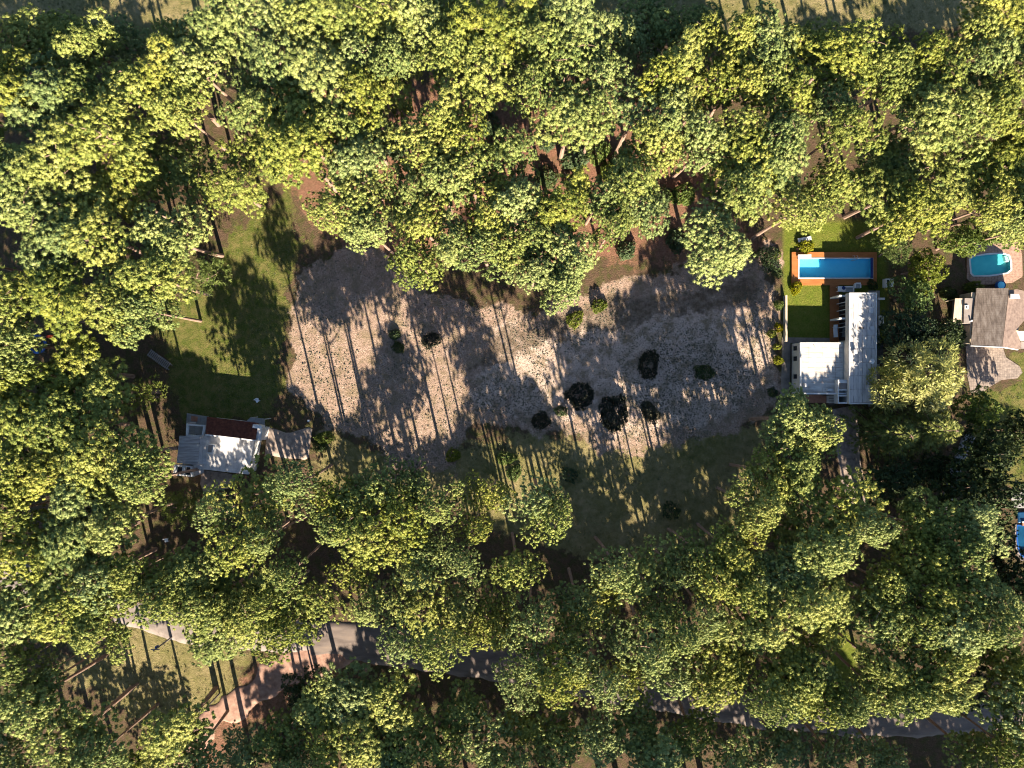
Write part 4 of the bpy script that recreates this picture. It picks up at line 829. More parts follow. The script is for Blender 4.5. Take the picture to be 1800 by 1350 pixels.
def pine_variant(seed, spread=3.0, nl=8, dens=28, zlow=10.6):
    rng = np.random.RandomState(seed)
    top = np.array([rng.randn()*.35, rng.randn()*.35, 15.2])
    tr = MB(); tp = bent((0, 0, -.3), top, 0, rng, 7, .45); tr.tube(tp, [.30, .27, .24, .21, .18, .15, .11, .05], 8)
    lobes = []; limbs = []
    az0 = rng.rand()*6.28
    for i in range(nl):
        z0 = zlow+(14.3-zlow)*i/(nl-1)+rng.uniform(-.3, .3); k = 1-(i/(nl-1))**1.6*.62
        az = az0+i*2.4+rng.uniform(-.5, .5); Ln = spread*k*rng.uniform(.75, 1.2)*(1+.38*math.cos(az-az0*1.7))
        base = np.array(tp[min(7, int(z0/15.2*7))]); base[2] = z0
        end = base+np.array([math.cos(az)*Ln, math.sin(az)*Ln, Ln*rng.uniform(.25, .6)])
        limbs.append(MB().tube(bent(base, end, .12*Ln, rng), [.11*k+.03, .1*k, .08*k, .065*k, .045*k, .02], 5, False))
        lobes.append((end+np.array([0, 0, .25]), rng.uniform(1.1, 1.8)))
        if Ln > 1.8: lobes.append((base+(end-base)*.5+np.array([rng.randn()*.5, rng.randn()*.5, .5]), rng.uniform(.95, 1.35)))
        if Ln > 2.2:
            s = np.array([-math.sin(az), math.cos(az), .1])*rng.choice([-1, 1])
            lobes.append((base+(end-base)*.8+s*rng.uniform(1.1, 1.7), rng.uniform(.8, 1.2)))
    for k in range(3): lobes.append((top+np.array([rng.randn()*.8, rng.randn()*.8, .1+rng.rand()*.5]), rng.uniform(1.0, 1.5)))
    for k in range(4):
        c_, r_ = lobes[rng.randint(len(lobes))]; a_ = rng.rand()*6.28; e_ = c_+np.array([math.cos(a_)*r_*1.15, math.sin(a_)*r_*1.15, r_*rng.uniform(.35, .75)])
        s_ = c_*np.array([.75, .75, 1])+np.array([0, 0, -.1]); m_ = s_+(e_-s_)*.6
        limbs.append(MB().tube(bent(s_, e_, .05, rng, 4), [.06, .05, .04, .03, .012], 4, False).tube([tuple(m_), tuple(m_+rng.randn(3)*.35+np.array([0, 0, .3]))], [.03, .01], 4, False))
    P, D, Ls = lobes_to_points(lobes, dens*1.35, rng, -.1, .55, .2)
    d = D*.75+np.array([0, 0, .5])+rng.randn(len(D), 3)*.25; d /= np.linalg.norm(d, axis=1)[:, None]
    lt = rng.rand(len(lobes))
    tint = np.clip(.28+.30*lt[Ls]+.20*rng.randn(len(P))+.12, 0, 1)
    ts = rng.uniform(.46, .9, len(P)); V, F, t = scatter(TV, TF, P, d, ts*.72, rng, .2, tint)
    lv, lf = needle_template(22, .52, .048, rng)
    V2, F2, t2 = scatter(lv, lf, P, d, ts, rng, .06, tint)
    V = np.concatenate([V, V2]); F = np.concatenate([F, F2+len(V)-len(V2)]); t = np.concatenate([t, t2])
    rad = np.percentile(np.hypot(P[:, 0], P[:, 1]), 96)
    return dict(trunk=tr.mesh('trunk', M['bark']), limbs=[l.mesh('limb', M['bark']) for l in limbs], crown=make_mesh('crown', V, F, M['pine'], t), rad=rad, h=16.2, mid=13.2)

def broad_variant(seed, mat, spread=2.4, nl=6, dens=40, h=8.0, leaf=(9, .34, .11), zlow=.35, flat=.8):
    rng = np.random.RandomState(seed)
    top = np.array([rng.randn()*.3, rng.randn()*.3, h*.82]); tr = MB(); tp = bent((0, 0, -.3), top, 0, rng, 5); tr.tube(tp, [.2, .17, .14, .11, .08, .04], 7)
    lobes = []; limbs = []
    for i in range(nl):
        f = i/(nl-1); z0 = h*(zlow+(.72-zlow)*f); az = i*2.4+rng.rand(); Ln = spread*(1-.5*f)*rng.uniform(.8, 1.2)
        base = np.array(tp[min(5, int(z0/h/.82*5))]); base[2] = z0; end = base+np.array([math.cos(az)*Ln, math.sin(az)*Ln, Ln*.45])
        limbs.append(MB().tube(bent(base, end, .1, rng), [.08, .07, .06, .045, .03, .015], 5, False)); lobes.append((end, rng.uniform(.9, 1.5)))
        lobes.append((base+(end-base)*.5+rng.randn(3)*.3, rng.uniform(.8, 1.2)))
    lobes.append((top+np.array([0, 0, .2]), 1.3))
    P, D, Ls = lobes_to_points(lobes, dens, rng, -.4, flat)
    d = D+np.array([0, 0, .35])+rng.randn(len(D), 3)*.3; d /= np.linalg.norm(d, axis=1)[:, None]
    lt = rng.rand(len(lobes)); tint = np.clip(.3+.35*lt[Ls]+.2*rng.randn(len(P)), 0, 1)
    lv, lf = leaf_template(leaf[0], leaf[1], leaf[2], rng)
    V, F, t = scatter(lv, lf, P, d, rng.uniform(.75, 1.25, len(P)), rng, .1, tint)
    return dict(trunk=tr.mesh('trunk', M['bark']), limbs=[l.mesh('limb', M['bark']) for l in limbs], crown=make_mesh('crown', V, F, mat, t), rad=np.percentile(np.hypot(P[:, 0], P[:, 1]), 96), h=h, mid=h*.7)

def cedar_variant(seed, mat, h=12.0, rad=4.6, droop=.25, whorls=9):
    """layered conifer: whorls of long feathery boughs"""
    rng = np.random.RandomState(seed); tr = MB(); tr.tube([(0, 0, -.3), (0, 0, h*.5), (0, 0, h)], [.28, .16, .03], 8)
    Ps = []; Ds = []; Ts = []; limbs = []; tt = []
    for w in range(whorls):
        f = w/(whorls-1); z0 = h*(.22+.75*f); nb = 11 if f < .6 else 8; Ln = rad*(1-f)**.8+.5
        for k in range(nb):
            az = 6.28*k/nb+w*.7+rng.uniform(-.15, .15); L_ = Ln*rng.uniform(.8, 1.1)
            c = np.array([math.cos(az), math.sin(az), 0]); s = np.array([-c[1], c[0], 0])
            if w % 2 == 0 and k % 2 == 0:
                limbs.append(MB().tube([tuple(np.array([0, 0, z0])+c*L_*t+np.array([0, 0, L_*(.18*t-droop*t*t)])) for t in (0, .33, .66, 1)], [.06, .05, .03, .01], 5, False))
            n = int(L_*11)
            t = .12+.88*rng.rand(n)**.8; side = rng.uniform(-1, 1, n)*(.16*L_*np.sin(np.pi*np.clip(t, 0, 1))+.05)
            p = np.array([0, 0, z0])+c[None]*(L_*t)[:, None]+s[None]*side[:, None]; p[:, 2] += L_*(.18*t-droop*t*t)+rng.randn(n)*.04
            d = c[None]*.9+s[None]*(np.sign(side)*.55)[:, None]+np.array([0, 0, .25-.3*f])+rng.randn(n, 3)*.12
            Ps.append(p); Ds.append(d/np.linalg.norm(d, axis=1)[:, None]); tt.append(np.clip(.45+.2*rng.randn(n)+rng.uniform(-.15, .15), 0, 1))
    P = np.concatenate(Ps); D = np.concatenate(Ds); tint = np.concatenate(tt)
    V = []; F = []
    for k in range(7):
        a = rng.uniform(-.55, .55); b = rng.uniform(-.3, .3); d = np.array([math.sin(a), math.sin(b), 1.0]); d /= np.linalg.norm(d)
        s = np.cross(d, [0.3, 1, 0]); s /= np.linalg.norm(s); L_ = rng.uniform(.35, .6); o = len(V)
        V += [d*.02, d*L_*.5+s*.035, d*L_, d*L_*.5-s*.035]; F += [(o, o+1, o+2), (o, o+2, o+3)]
    V, F, t = scatter(np.array(V), np.array(F), P, D, rng.uniform(.8, 1.3, len(P)), rng, .08, tint)
    return dict(trunk=tr.mesh('trunk', M['bark']), limbs=[l.mesh('limb', M['bark']) for l in limbs], crown=make_mesh('crown', V, F, mat, t), rad=rad, h=h, mid=h*.5)

PINES = [pine_variant(11), pine_variant(12, 3.3, 9), pine_variant(13, 2.8, 7, 25, 11.2), pine_variant(14, 3.1, 8, 22, 10.2), pine_variant(15, 3.4, 9, 22, 10.8),
         pine_variant(16, 2.7, 8, 26, 11.4), pine_variant(17, 3.2, 7, 18, 10.4), pine_variant(18, 3.0, 9, 25, 10.9), pine_variant(19, 3.5, 9, 25, 10.5), pine_variant(20, 2.9, 10, 24, 10.0)]
OPEN = [pine_variant(81, 3.0, 8, 19, 11.2), pine_variant(82, 3.3, 8, 17, 10.8), pine_variant(83, 2.8, 7, 19, 11.4), pine_variant(84, 3.2, 9, 17, 11.0)]
SPARSE = [pine_variant(31, 2.5, 5, 15, 11.6), pine_variant(32, 2.3, 5, 14, 12.0)]
BROAD = [broad_variant(41, M['broad']), broad_variant(42, M['broad'], 2.8, 7)]
FEATHER = [broad_variant(51, M['broad'], 2.6, 7, 34, 9.0, (10, .5, .03))]
DARKB = [broad_variant(45, M['darkbroad'], 2.8, 8, 40, 9.0)]
YELLOW = [broad_variant(47, M['yellow'], 2.7, 8, 44, 9.0, (10, .5, .05), .3, 1.0)]
CEDAR = [cedar_variant(61, M['cedar'])]

ORD = ['', 'first', 'second', 'third', 'fourth', 'fifth', 'sixth', 'seventh', 'eighth', 'ninth', 'tenth', 'eleventh', 'twelfth', 'thirteenth', 'fourteenth', 'fifteenth', 'sixteenth', 'seventeenth', 'eighteenth', 'nineteenth']
trng = random.Random(7)
def plant(name, cat, label, var, u, v, r, h, group=None):
    """u,v,r: crown centre and radius as surveyed from the photo; h: tree height in metres"""
    hm = h*var['mid']/var['h']
    x, y = G(u, v, hm); rad = r/PPM*(1-hm/CAMH)
    sxy = rad/var['rad']; sz = h/var['h']
    t = thing(name, label, cat, (x, y, -.1), group, trng.random()*6.283)
    ax, ay = trng.uniform(.86, 1.14), trng.uniform(.86, 1.14)
    def put(nm, me):
        o = link(nm, me, t); o.scale = (sxy*ax, sxy*ay, sz); return o
    put('trunk', var['trunk'])
    for l_ in var['limbs']: put('limb', l_)
    put('crown', var['crown'])
    return t
def size_word(r): return 'narrow' if r < 44 else 'broad' if r > 57 else 'medium'
pine_no = 0
def row(phrase, trees, group):
    global pine_no
    trees = sorted(trees, key=lambda t: t[0])
    for i, tr in enumerate(trees):
        u, v, r = tr[:3]; h = HEIGHTS.get((u, v), tr[3] if len(tr) > 3 else 17.8)
        var = SPARSE[i % 2] if len(tr) > 4 else OPEN[pine_no % 4] if group in (GB, GO) else PINES[pine_no % len(PINES)]; pine_no += 1
        pos = '' if len(trees) == 1 else ', leftmost one' if i == 0 else ', rightmost one' if i == len(trees)-1 else ', '+ORD[i+1]+' from left'
        lab = f'{size_word(r)} pine {phrase}{pos}'
        plant('pine_tree', 'pine tree', lab, var, u, v, r*1.24, h, group)
GO = 'pines round the old house'; GT = 'pines of the upper forest'; GL_ = 'pines of the left forest'; GB = 'pines between the clearing and the road'; GR = 'pines of the right forest'; GS = 'pines along the bottom edge'
# upper left
row('touching the top edge, left quarter', [(35, 85, 60, 13), (110, 70, 55, 12), (162, 85, 42, 17.5), (228, 85, 55, 13), (310, 70, 42, 14), (385, 62, 45, 16), (450, 45, 60), (548, 50, 66)], GT)
row('in the second row below the top left edge', [(20, 165, 58), (88, 175, 66), (165, 165, 48), (228, 160, 60), (295, 140, 56), (355, 118, 60), (485, 115, 66), (560, 138, 60)], GT)
row('in the third row below the top left edge', [(195, 238, 60), (325, 205, 50), (450, 195, 56), (522, 215, 56)], GT)
row('in the fourth row below the top left edge', [(35, 312, 70), (112, 300, 70), (250, 285, 54), (330, 285, 60), (470, 270, 56), (530, 268, 50, 20)], GT)
row('in the fifth row, left of the sunlit grass gap', [(72, 372, 66), (226, 350, 60), (412, 328, 64, 21)], GT)
row('in the sixth row, above the left lawn', [(105, 432, 62), (178, 428, 60), (308, 412, 56, 20)], GT)
row('in the seventh row, reaching the left lawn', [(110, 520, 56), (275, 490, 56), (195, 545, 60), (258, 545, 48)], GT)
# left
row('at the left edge around the trampoline', [(18, 545, 50), (22, 605, 48), (25, 665, 56)], GL_)
row('left of the old house, upper cluster', [(140, 660, 60, 15), (190, 690, 54, 15), (40, 740, 62), (110, 760, 64)], GL_)
row('left of the old house, middle cluster', [(28, 825, 60), (95, 835, 60), (165, 812, 60), (228, 805, 52), (262, 850, 44)], GL_)
row('left of the old house, lower cluster', [(20, 900, 56), (150, 890, 60), (212, 915, 54)], GL_)
row('in the upper row above the pale road', [(58, 965, 60), (128, 958, 60), (165, 1015, 54), (232, 1005, 52), (332, 1005, 42)], GL_)
row('in the lower row overhanging the pale road', [(40, 1075, 60), (112, 1082, 58), (172, 1100, 50), (285, 1052, 48), (345, 1055, 50), (402, 1045, 54), (392, 1118, 46), (440, 1100, 52), (505, 1105, 46)], GL_)
row('between the old house and the road', [(385, 895, 40), (466, 872, 56), (520, 845, 44), (432, 962, 54), (478, 948, 44), (510, 1000, 40), (545, 1040, 50), (480, 1060, 48)], GO)
row('in the bottom left corner', [(30, 1165, 50), (62, 1235, 54), (118, 1300, 58), (25, 1345, 55), (170, 1335, 46)], GL_)
row('with bare leaning trunks below the pale road at left', [(105, 1170, 30, 15, 1), (78, 1205, 30, 16, 1), (150, 1275, 28, 15, 1)], GL_)
row('by the lower end of the red dirt track', [(305, 1285, 52, 15), (335, 1325, 46, 14), (270, 1340, 42, 13)], GL_)
# below the clearing
row('in the first row below the clearing', [(582, 885, 46), (625, 868, 46), (668, 855, 46), (722, 842, 36), (770, 898, 46), (868, 872, 44), (948, 875, 46), (972, 905, 42)], GB)
row('in the second row below the clearing, left half', [(600, 935, 48), (650, 945, 58), (706, 905, 54), (745, 958, 50), (640, 1000, 46), (735, 1012, 46)], GB)
row('with a rounded crown near the middle of the second row', [(815, 980, 38), (900, 985, 44), (838, 925, 30)], GB)
row('just above the asphalt road, left of the middle', [(655, 1062, 46), (750, 1075, 54), (700, 1125, 42), (762, 1122, 48), (808, 1062, 46), (825, 1115, 40)], GB)
row('overhanging the asphalt road in the middle', [(862, 1075, 46), (880, 1120, 46), (940, 1085, 48), (930, 1155, 46), (905, 1192, 40), (965, 1198, 46), (1000, 1115, 46), (1012, 1165, 48), (1055, 1195, 42)], GB)
row('below the dark right part of the clearing', [(1012, 1040, 44), (1062, 1050, 50), (1075, 998, 44), (1125, 1012, 50), (1142, 1065, 44), (1182, 1005, 42), (1215, 968, 48), (1250, 1015, 50)], GB)
row('in the row above the hidden bend of the road', [(1085, 1130, 50), (1100, 1185, 46), (1150, 1140, 50), (1178, 1190, 46), (1205, 1110, 46), (1245, 1080, 46)], GB)
row('overhanging the road below the plot corner', [(1268, 1200, 48), (1285, 1150, 50), (1318, 1100, 46), (1345, 1235, 42), (1375, 1140, 48), (1392, 1200, 48), (1440, 1232, 44), (1490, 1225, 38)], GR)
# right
row('left of the gravel driveway below the white house', [(1392, 748, 50), (1432, 772, 48), (1398, 815, 44), (1350, 842, 38), (1390, 870, 52), (1330, 892, 42)], GR)
row('at the lower end of the gravel driveway', [(1485, 880, 54), (1395, 935, 50), (1450, 960, 48), (1505, 925, 40)], GR)
row('in the row below the driveway pines', [(1285, 965, 46), (1300, 1030, 46), (1345, 1005, 48), (1400, 1000, 46), (1400, 1060, 48)], GR)
row('in the cluster above the small lime-green lawn', [(1455, 1055, 50), (1550, 1020, 46), (1535, 1085, 50), (1440, 1110, 46), (1420, 1165, 40)], GR)
row('in the upper cluster left of the dark pool', [(1605, 925, 48), (1662, 915, 52), (1712, 925, 40), (1625, 985, 50), (1682, 985, 54)], GR)
row('in the lower cluster left of the dark pool', [(1645, 1045, 52), (1752, 1055, 50), (1600, 1085, 48), (1660, 1100, 50), (1722, 1095, 44)], GR)
row('above the right end of the road', [(1645, 1160, 50), (1545, 1165, 44), (1555, 1215, 46), (1605, 1215, 46), (1655, 1215, 40)], GR)
row('in the bottom right corner', [(1785, 1185, 42, 14), (1785, 1255, 50), (1770, 1315, 50), (1715, 1330, 40, 13)], GR)
# bottom shade
row('in the shaded thicket below the asphalt road, left part', [(570, 1250, 46, 12), (620, 1225, 54, 13), (675, 1240, 56, 14), (640, 1295, 56, 14), (580, 1310, 48, 13), (715, 1295, 48, 14), (690, 1340, 46, 14)], GS)
row('in the shaded thicket below the asphalt road, middle part', [(815, 1245, 38, 11), (780, 1310, 48, 12), (850, 1305, 48, 13), (925, 1270, 42, 11), (905, 1335, 46, 13), (985, 1300, 48, 12), (1055, 1305, 44, 15)], GS)
row('in the shaded thicket along the bottom edge, right part', [(1115, 1275, 42, 11), (1150, 1330, 46, 13), (1225, 1290, 44, 11), (1285, 1335, 46, 13), (1370, 1310, 40, 12), (1460, 1325, 44, 12), (1560, 1330, 40, 12)], GS)
row('at the lower left of the shaded thicket', [(430, 1320, 42, 11), (490, 1300, 44, 11), (510, 1345, 40, 12)], GS)
# upper middle
row('touching the top edge, left of the middle', [(612, 45, 56), (672, 30, 56), (732, 35, 50), (622, 108, 44), (692, 100, 40), (692, 162, 44, 15), (640, 165, 54), (608, 220, 48), (650, 238, 42, 14)], GT)
row('of the broad bright canopy at top middle', [(795, 80, 50), (860, 60, 60), (832, 130, 60), (952, 82, 60), (930, 152, 48), (1005, 45, 56), (1012, 105, 50)], GT)
row('in dark shade at the top edge near the middle', [(790, 20, 50, 12), (1090, 70, 50, 13), (1150, 50, 50, 12), (1230, 65, 46, 13)], GT)
row('below the broad bright canopy, over red ground', [(780, 215, 48), (752, 262, 48), (812, 262, 48), (905, 268, 52), (1000, 210, 54), (1048, 200, 44), (1112, 205, 50, 17, 1)], GT)
row('right of the broad bright canopy', [(1055, 135, 46), (1150, 152, 50), (1195, 122, 48), (1182, 212, 50), (1145, 255, 42), (1240, 155, 46)], GT)
row('left of the red ground in the upper middle', [(622, 295, 48), (590, 378, 54), (642, 352, 48), (655, 405, 44), (722, 350, 42)], GT)
row('between the red ground and the clearing, left part', [(775, 332, 48), (832, 312, 46), (752, 395, 48), (858, 392, 48), (905, 362, 44), (730, 462, 40), (800, 432, 42)], GT)
row('bulging into the top of the clearing', [(850, 440, 44), (905, 430, 48), (958, 420, 48), (940, 478, 48), (985, 492, 44), (1005, 448, 46)], GT)
row('above the clearing, right of the middle', [(990, 368, 48), (1052, 345, 44), (1102, 335, 48), (1125, 372, 42), (1078, 400, 44)], GT)
row('with a bare forked trunk inside the clearing, upper right', [(1272, 440, 58, 18)], GT)
# upper right
row('below the top edge meadow, right of the middle', [(1290, 75, 50), (1352, 88, 50), (1405, 82, 44, 15), (1302, 142, 44), (1345, 158, 44)], GT)
row('in the upper right, over the dark trunk gap', [(1460, 108, 50), (1505, 98, 54), (1548, 132, 50), (1612, 112, 56), (1652, 162, 50), (1400, 172, 50), (1452, 190, 50)], GT)
row('in the top right corner', [(1702, 70, 50), (1752, 40, 50), (1790, 65, 44), (1732, 122, 50), (1782, 142, 50)], GT)
row('in the second row of the top right corner', [(1622, 205, 46), (1682, 212, 50), (1742, 202, 50), (1787, 232, 50)], GT)
row('in the upper cluster left of the lap pool lawn', [(1232, 248, 48), (1282, 232, 44), (1382, 235, 50), (1480, 228, 44), (1302, 292, 54), (1352, 300, 54)], GT)
row('in the lower cluster left of the lap pool lawn', [(1452, 320, 50), (1302, 342, 48), (1395, 375, 40)], GT)
row('right of the lap pool lawn, below the dark gap', [(1540, 295, 50), (1592, 285, 50), (1562, 342, 54), (1660, 322, 48), (1602, 378, 52)], GT)
row('above the turquoise pool at the right edge', [(1702, 300, 48), (1762, 300, 54), (1735, 365, 50), (1790, 355, 50), (1785, 405, 40, 13)], GT)
# trees beyond the lower frame edge that shade the thicket
row('beyond the bottom edge, nearest line', [(u, 1530+((u//7) % 3)*22, 80, 20) for u in range(420, 1900, 112)], GS)
row('beyond the bottom edge, middle line', [(u, 1650+((u//7) % 3)*24, 92, 20) for u in range(560, 1950, 150)], GS)
row('beyond the bottom edge, left part', [(u, 1440+((u//7) % 3)*20, 70, 17) for u in range(40, 420, 110)], GS)
row('beyond the left edge', [(-55, v, 70, 18) for v in range(60, 1300, 200)], GL_)
row('beyond the right edge', [(1855, v, 70, 18) for v in (100, 250, 1060, 1230)], GR)

# other trees
plant('feathery_tree', 'tree', 'feathery pale green tree beside the sunlit strip of the left lawn', FEATHER[0], 338, 488, 46, 10)
plant('feathery_tree', 'tree', 'feathery grey-green tree just below the old house', FEATHER[0], 312, 895, 42, 10)
plant('feathery_tree', 'tree', 'thin feathery tree in the shade left of the old house', FEATHER[0], 240, 700, 38, 8)
plant('yellow_tree', 'tree', 'large yellow-green feathery tree right of the white house', YELLOW[0], 1622, 662, 76, 12)
plant('yellow_tree', 'tree', 'yellow-green blossoming tree touching the lower corner of the white house', YELLOW[0], 1575, 672, 46, 9)
plant('cedar_tree', 'tree', 'layered cedar with star-like boughs below the yellow-green tree', CEDAR[0], 1632, 752, 60, 13)
plant('cedar_tree', 'tree', 'darker cedar with long boughs right of the gravel driveway', CEDAR[0], 1565, 762, 56, 11)
plant('leafy_tree', 'tree', 'round bright green leafy tree right of the star-like cedar', BROAD[0], 1728, 722, 42, 9)
plant('leafy_tree', 'tree', 'bright green leafy tree between the white house and brown house, upper', BROAD[1], 1625, 470, 44, 8)
plant('leafy_tree', 'tree', 'yellowish leafy tree between the white house and brown house, middle', BROAD[0], 1612, 520, 40, 8)
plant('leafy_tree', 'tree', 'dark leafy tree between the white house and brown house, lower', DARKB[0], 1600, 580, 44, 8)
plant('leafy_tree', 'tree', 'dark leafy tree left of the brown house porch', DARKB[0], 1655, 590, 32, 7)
plant('leafy_tree', 'tree', 'pale brownish leafy tree right of the lap pool deck', FEATHER[0], 1578, 440, 34, 7)
plant('leafy_tree', 'tree', 'bright leafy tree above the turquoise pool terrace', BROAD[1], 1690, 425, 46, 8)
plant('leafy_tree', 'tree', 'bright leafy tree at the right edge above the turquoise pool', BROAD[0], 1762, 405, 40, 7)
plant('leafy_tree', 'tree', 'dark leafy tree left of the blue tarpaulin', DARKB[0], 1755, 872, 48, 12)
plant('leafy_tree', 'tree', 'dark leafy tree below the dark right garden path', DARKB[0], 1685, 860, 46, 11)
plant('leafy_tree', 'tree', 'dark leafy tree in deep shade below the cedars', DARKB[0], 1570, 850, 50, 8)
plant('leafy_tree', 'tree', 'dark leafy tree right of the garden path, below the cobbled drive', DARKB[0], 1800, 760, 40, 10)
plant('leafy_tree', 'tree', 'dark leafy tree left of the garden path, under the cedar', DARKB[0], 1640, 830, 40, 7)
plant('leafy_tree', 'tree', 'leafy tree just below the dark pool at the right frame edge', DARKB[0], 1778, 1010, 50, 10)
plant('leafy_tree', 'tree', 'leafy tree touching the left rim of the dark pool', DARKB[0], 1748, 945, 44, 9)
plant('leafy_tree', 'tree', 'leafy tree above the right end of the road, near the frame edge', BROAD[1], 1755, 1150, 48, 10)
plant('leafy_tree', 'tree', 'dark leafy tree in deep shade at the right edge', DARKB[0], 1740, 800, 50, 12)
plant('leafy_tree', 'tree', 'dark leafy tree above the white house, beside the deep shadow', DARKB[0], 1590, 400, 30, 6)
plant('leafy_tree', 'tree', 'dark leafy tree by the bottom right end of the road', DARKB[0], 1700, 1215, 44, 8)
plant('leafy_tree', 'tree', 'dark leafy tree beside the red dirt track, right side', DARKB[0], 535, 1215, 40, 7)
plant('leafy_tree', 'tree', 'dark leafy tree between the clearing and white house fence', DARKB[0], 1352, 455, 22, 4)

# shrubs
def shrub_variant(seed, mat, dens=60, leaf=(9, .2, .045), flat=.6, nl=7):
    rng = np.random.RandomState(seed); lobes = [(np.array([0, 0, .25]), .75)]
    for i in range(nl): a = i*2.4; lobes.append((np.array([math.cos(a), math.sin(a), 0])*rng.uniform(.3, .8)+np.array([0, 0, .05+rng.rand()*.25]), rng.uniform(.2, .45)))
    P, D, Ls = lobes_to_points(lobes, dens*3, rng, -.1, flat); d = D+np.array([0, 0, .3])+rng.randn(len(D), 3)*.3; d /= np.linalg.norm(d, axis=1)[:, None]
    lv, lf = leaf_template(leaf[0], leaf[1], leaf[2], rng)
    tint = np.clip(.5+.25*rng.randn(len(P)), 0, 1)
    V, F, t = scatter(lv, lf, P, d, rng.uniform(.7, 1.3, len(P)), rng, .1, tint)
    st = MB()
    for k in range(5): a = k*1.256; st.tube([(0, 0, -.05), (.25*math.cos(a), .25*math.sin(a), .3)], [.04, .02], 5, False)
    return dict(crown=make_mesh('crown', V, F, mat, t), stem=st.mesh('stem', M['bark']))
SH = {'scrub': [shrub_variant(71, M['scrub'], 120, (9, .16, .04)), shrub_variant(72, M['scrub'], 120, (9, .16, .04))], 'green': [shrub_variant(73, M['broad'])], 'lime': [shrub_variant(74, M['lime'], 40, (9, .26, .06))],
      'dark': [shrub_variant(75, M['darkbroad'])], 'broad2': [shrub_variant(77, M['darkbroad'], 30)], 'pale': [shrub_variant(76, M['dry'], 40)]}
GC = 'dark shrubs in the clearing'
def shrub(kind, u, v, r, h, label, group=None, name='shrub'):
    va = SH[kind][trng.randrange(len(SH[kind]))]; x, y = G(u, v, h*.5); s = r/PPM*(.85 if group == GC else 1)
    t = thing(name, label, 'shrub', (x, y, -.08), group, trng.random()*6.28)
    ax = trng.uniform(.82, 1.2)
    for nm in ('stem', 'crown'): o = link(nm, va[nm], t); o.scale = (s/1.05*ax, s/1.05/ax, h/.72)
    return t
t = shrub('scrub', 1140, 641, 27, 1.5, 'round dark shrub with a pale tuft in its centre, in the sandy clearing', GC)
o = link('centre_tuft', SH['pale'][0]['crown'], t); o.scale = (.55, .55, .5); o.location = (0, 0, 1.35)
shrub('scrub', 1021, 695, 30, 1.5, 'large dark shrub left of the middle of the speckled sand', GC)
shrub('scrub', 1080, 728, 36, 1.6, 'broadest dark shrub, at the lower edge of the speckled sand', GC)
shrub('scrub', 1142, 724, 21, 1.2, 'dark round shrub right of the broadest one', GC)
shrub('dark', 1241, 655, 19, 1.0, 'dark green shrub on the right part of the speckled sand', GC)
shrub('dark', 693, 589, 12, .9, 'small dark shrub on the left sand, upper of a touching pair', GC)
shrub('dark', 700, 612, 13, .9, 'small dark shrub on the left sand, lower of a touching pair', GC)
shrub('scrub', 757, 598, 19, 1.0, 'dark shrub on the left sand, right of the touching pair', GC)
shrub('scrub', 950, 740, 20, 1.3, 'dark shrub at the lower left rim of the speckled sand', GC)
shrub('dark', 985, 722, 13, 1.0, 'small green shrub left of the large dark shrub', GC)
shrub('green', 1052, 537, 16, 1.3, 'bright yellow-green sunlit shrub at the top of the clearing', GC)
shrub('green', 1012, 562, 18, .7, 'low shrub left of the bright sunlit shrub', GC)
shrub('green', 571, 770, 14, 2.2, 'bright green shrub beside the paved drive of the old house')
shrub('dark', 560, 785, 12, 1.2, 'dark shrub at the end of the paved drive')
shrub('lime', 1418, 433, 14, 1.0, 'yellow-leaved shrub on the grass above the lap pool deck')
shrub('lime', 1400, 506, 12, .9, 'yellow-leaved shrub at the lower left corner of the lap pool deck')
shrub('lime', 1369, 576, 8, 1.0, 'yellow shrub beside the garden wall, topmost of its line', 'yellow shrubs along the garden wall')
shrub('lime', 1357, 586, 8, 1.0, 'yellow shrub left of the garden wall line, farthest left', 'yellow shrubs along the garden wall')
shrub('lime', 1366, 610, 7, 1.0, 'yellow shrub beside the garden wall, third from top', 'yellow shrubs along the garden wall')
shrub('lime', 1369, 633, 9, 1.0, 'yellow shrub beside the paved path, lowest of its line', 'yellow shrubs along the garden wall')
for i, (u, v, w) in enumerate([(1366, 448, 'topmost'), (1369, 480, 'second from the top'), (1370, 535, 'third from the top'), (1358, 690, 'lowest')]):
    shrub('dark' if i % 2 else 'green', u, v, 9, .9, f'small hedge shrub along the plot boundary, {w}', 'hedge shrubs along the plot boundary')
shrub('green', 1716, 506, 14, 1.6, 'bright shrub at the top left corner of the brown house roof')
shrub('dark', 1692, 590, 18, 1.8, 'dark shrub at the lower left of the brown house')
shrub('dark', 1535, 500, 10, .8, 'dark shrub at the right end of the shaded deck')
shrub('green', 1705, 505, 9, 1.2, 'small bright shrub left of the brown house, beside the larger one')
shrub('dark', 1668, 515, 14, 1.4, 'dark shrub left of the brown house porch roof')
for i, (u, v, r, k) in enumerate([(795, 800, 13, 'green'), (888, 805, 15, 'green'), (905, 832, 14, 'green'), (1000, 835, 16, 'broad2'), (1180, 900, 18, 'broad2')]):
    shrub(k, u, v, r, .8, f'low green shrub in the grassy lower clearing, {ORD[i+1]} from left', 'shrubs of the lower clearing')
for i, (u, v) in enumerate([(640, 250), (690, 255), (860, 215), (875, 265), (960, 250), (1010, 280), (1050, 265), (960, 310), (1010, 320), (1070, 300), (1090, 285), (880, 345), (940, 350), (695, 380), (1160, 350), (1200, 340), (1190, 420), (1100, 440)]):
    shrub('dark' if i % 3 else 'green', u, v, 16+(i*7) % 9, 1.5, f'undergrowth shrub on the red needle ground, {ORD[i+1]} in reading order', 'undergrowth on the red ground')

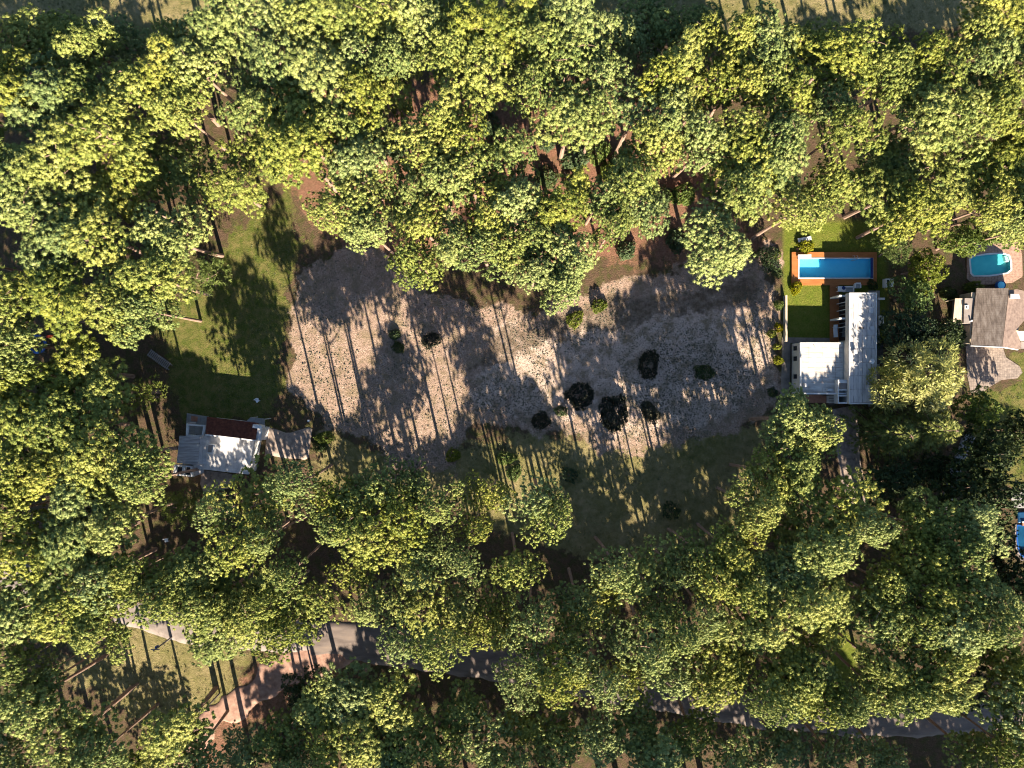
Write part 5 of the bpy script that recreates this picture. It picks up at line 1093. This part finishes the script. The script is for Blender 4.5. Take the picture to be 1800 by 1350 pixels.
# dune grass tufts: too many to count
def dune_grass():
    rng = np.random.RandomState(5); N = 60000
    x = rng.uniform(-34, 40, N); y = rng.uniform(-14, 19, N); P = np.stack([x, y], 1)
    s = sdist(P, GL(SPECK)); c = sdist(P, GL(CLEAR)); n = fnoise(P, .25, 9)
    pr = np.where(s < 1.5, .95, np.where(c < 0, .42, 0))*np.clip((n-.30)*4, 0.1, 1)
    P = P[rng.rand(N) < pr]; n = len(P); pos = np.concatenate([P, np.full((n, 1), -.08)], 1)
    k = 7; V = [(0, 0, 1)]+[(math.cos(6.28*i/k)*(1 if i % 2 else .6), math.sin(6.28*i/k)*(1 if i % 2 else .6), 0.1) for i in range(k)]; F = [(0, 1+i, 1+(i+1) % k) for i in range(k)]
    d = np.tile([[0, 0, 1.0]], (n, 1))+rng.randn(n, 3)*.1; d /= np.linalg.norm(d, axis=1)[:, None]
    V, F, t = scatter(np.array(V)*np.array([1, 1, .8]), np.array(F), pos, d, rng.uniform(.04, .15, n)*rng.uniform(.6, 1.2, n), rng, .25)
    o = link('dune_grass', make_mesh('dune_grass', V, F, M['grass_tuft'], t)); tag(o, 'small dark grass tufts dotting the pale sand of the clearing', 'grass', None, 'stuff')
dune_grass()

# grass tufts of the lawns, meadow and glade: nobody could count them
def lawn_grass():
    rng = np.random.RandomState(6); N = 90000
    x = rng.uniform(-76, 76, N); y = rng.uniform(-57, 57, N); P = np.stack([x, y], 1); n = fnoise(P, .35, 12)
    keep = np.zeros(N, dtype=bool)
    for poly, pr in ((LAWN, .9), (LOWER, .8), (GLADE, .8), (MEADOW, .7), (LAWN_R, .8)): keep |= (sdist(P, GL(poly)) < -.2) & (rng.rand(N) < pr*np.clip((n-.3)*3, .05, 1))
    for poly in ([(300, 720), (470, 740), (560, 750), (545, 815), (300, 850)], [(1690, 600), (1800, 605), (1800, 670), (1690, 695)], [(1640, 740), (1720, 760), (1690, 910), (1640, 910)]): keep &= sdist(P, GL(poly)) > .3
    P = P[keep]; n = len(P); pos = np.concatenate([P, np.full((n, 1), -.09)], 1)
    tv, tf = needle_template(7, 1.0, .22, rng)
    d = np.tile([[0, 0, 1.0]], (n, 1))+rng.randn(n, 3)*.2; d /= np.linalg.norm(d, axis=1)[:, None]
    V, F, t = scatter(tv, tf, pos, d, rng.uniform(.10, .26, n), rng, .15)
    o = link('grass', make_mesh('grass', V, F, M['lawn_tuft'], t)); tag(o, 'short olive grass of the lawns, meadow and glade', 'grass', None, 'stuff')
lawn_grass()
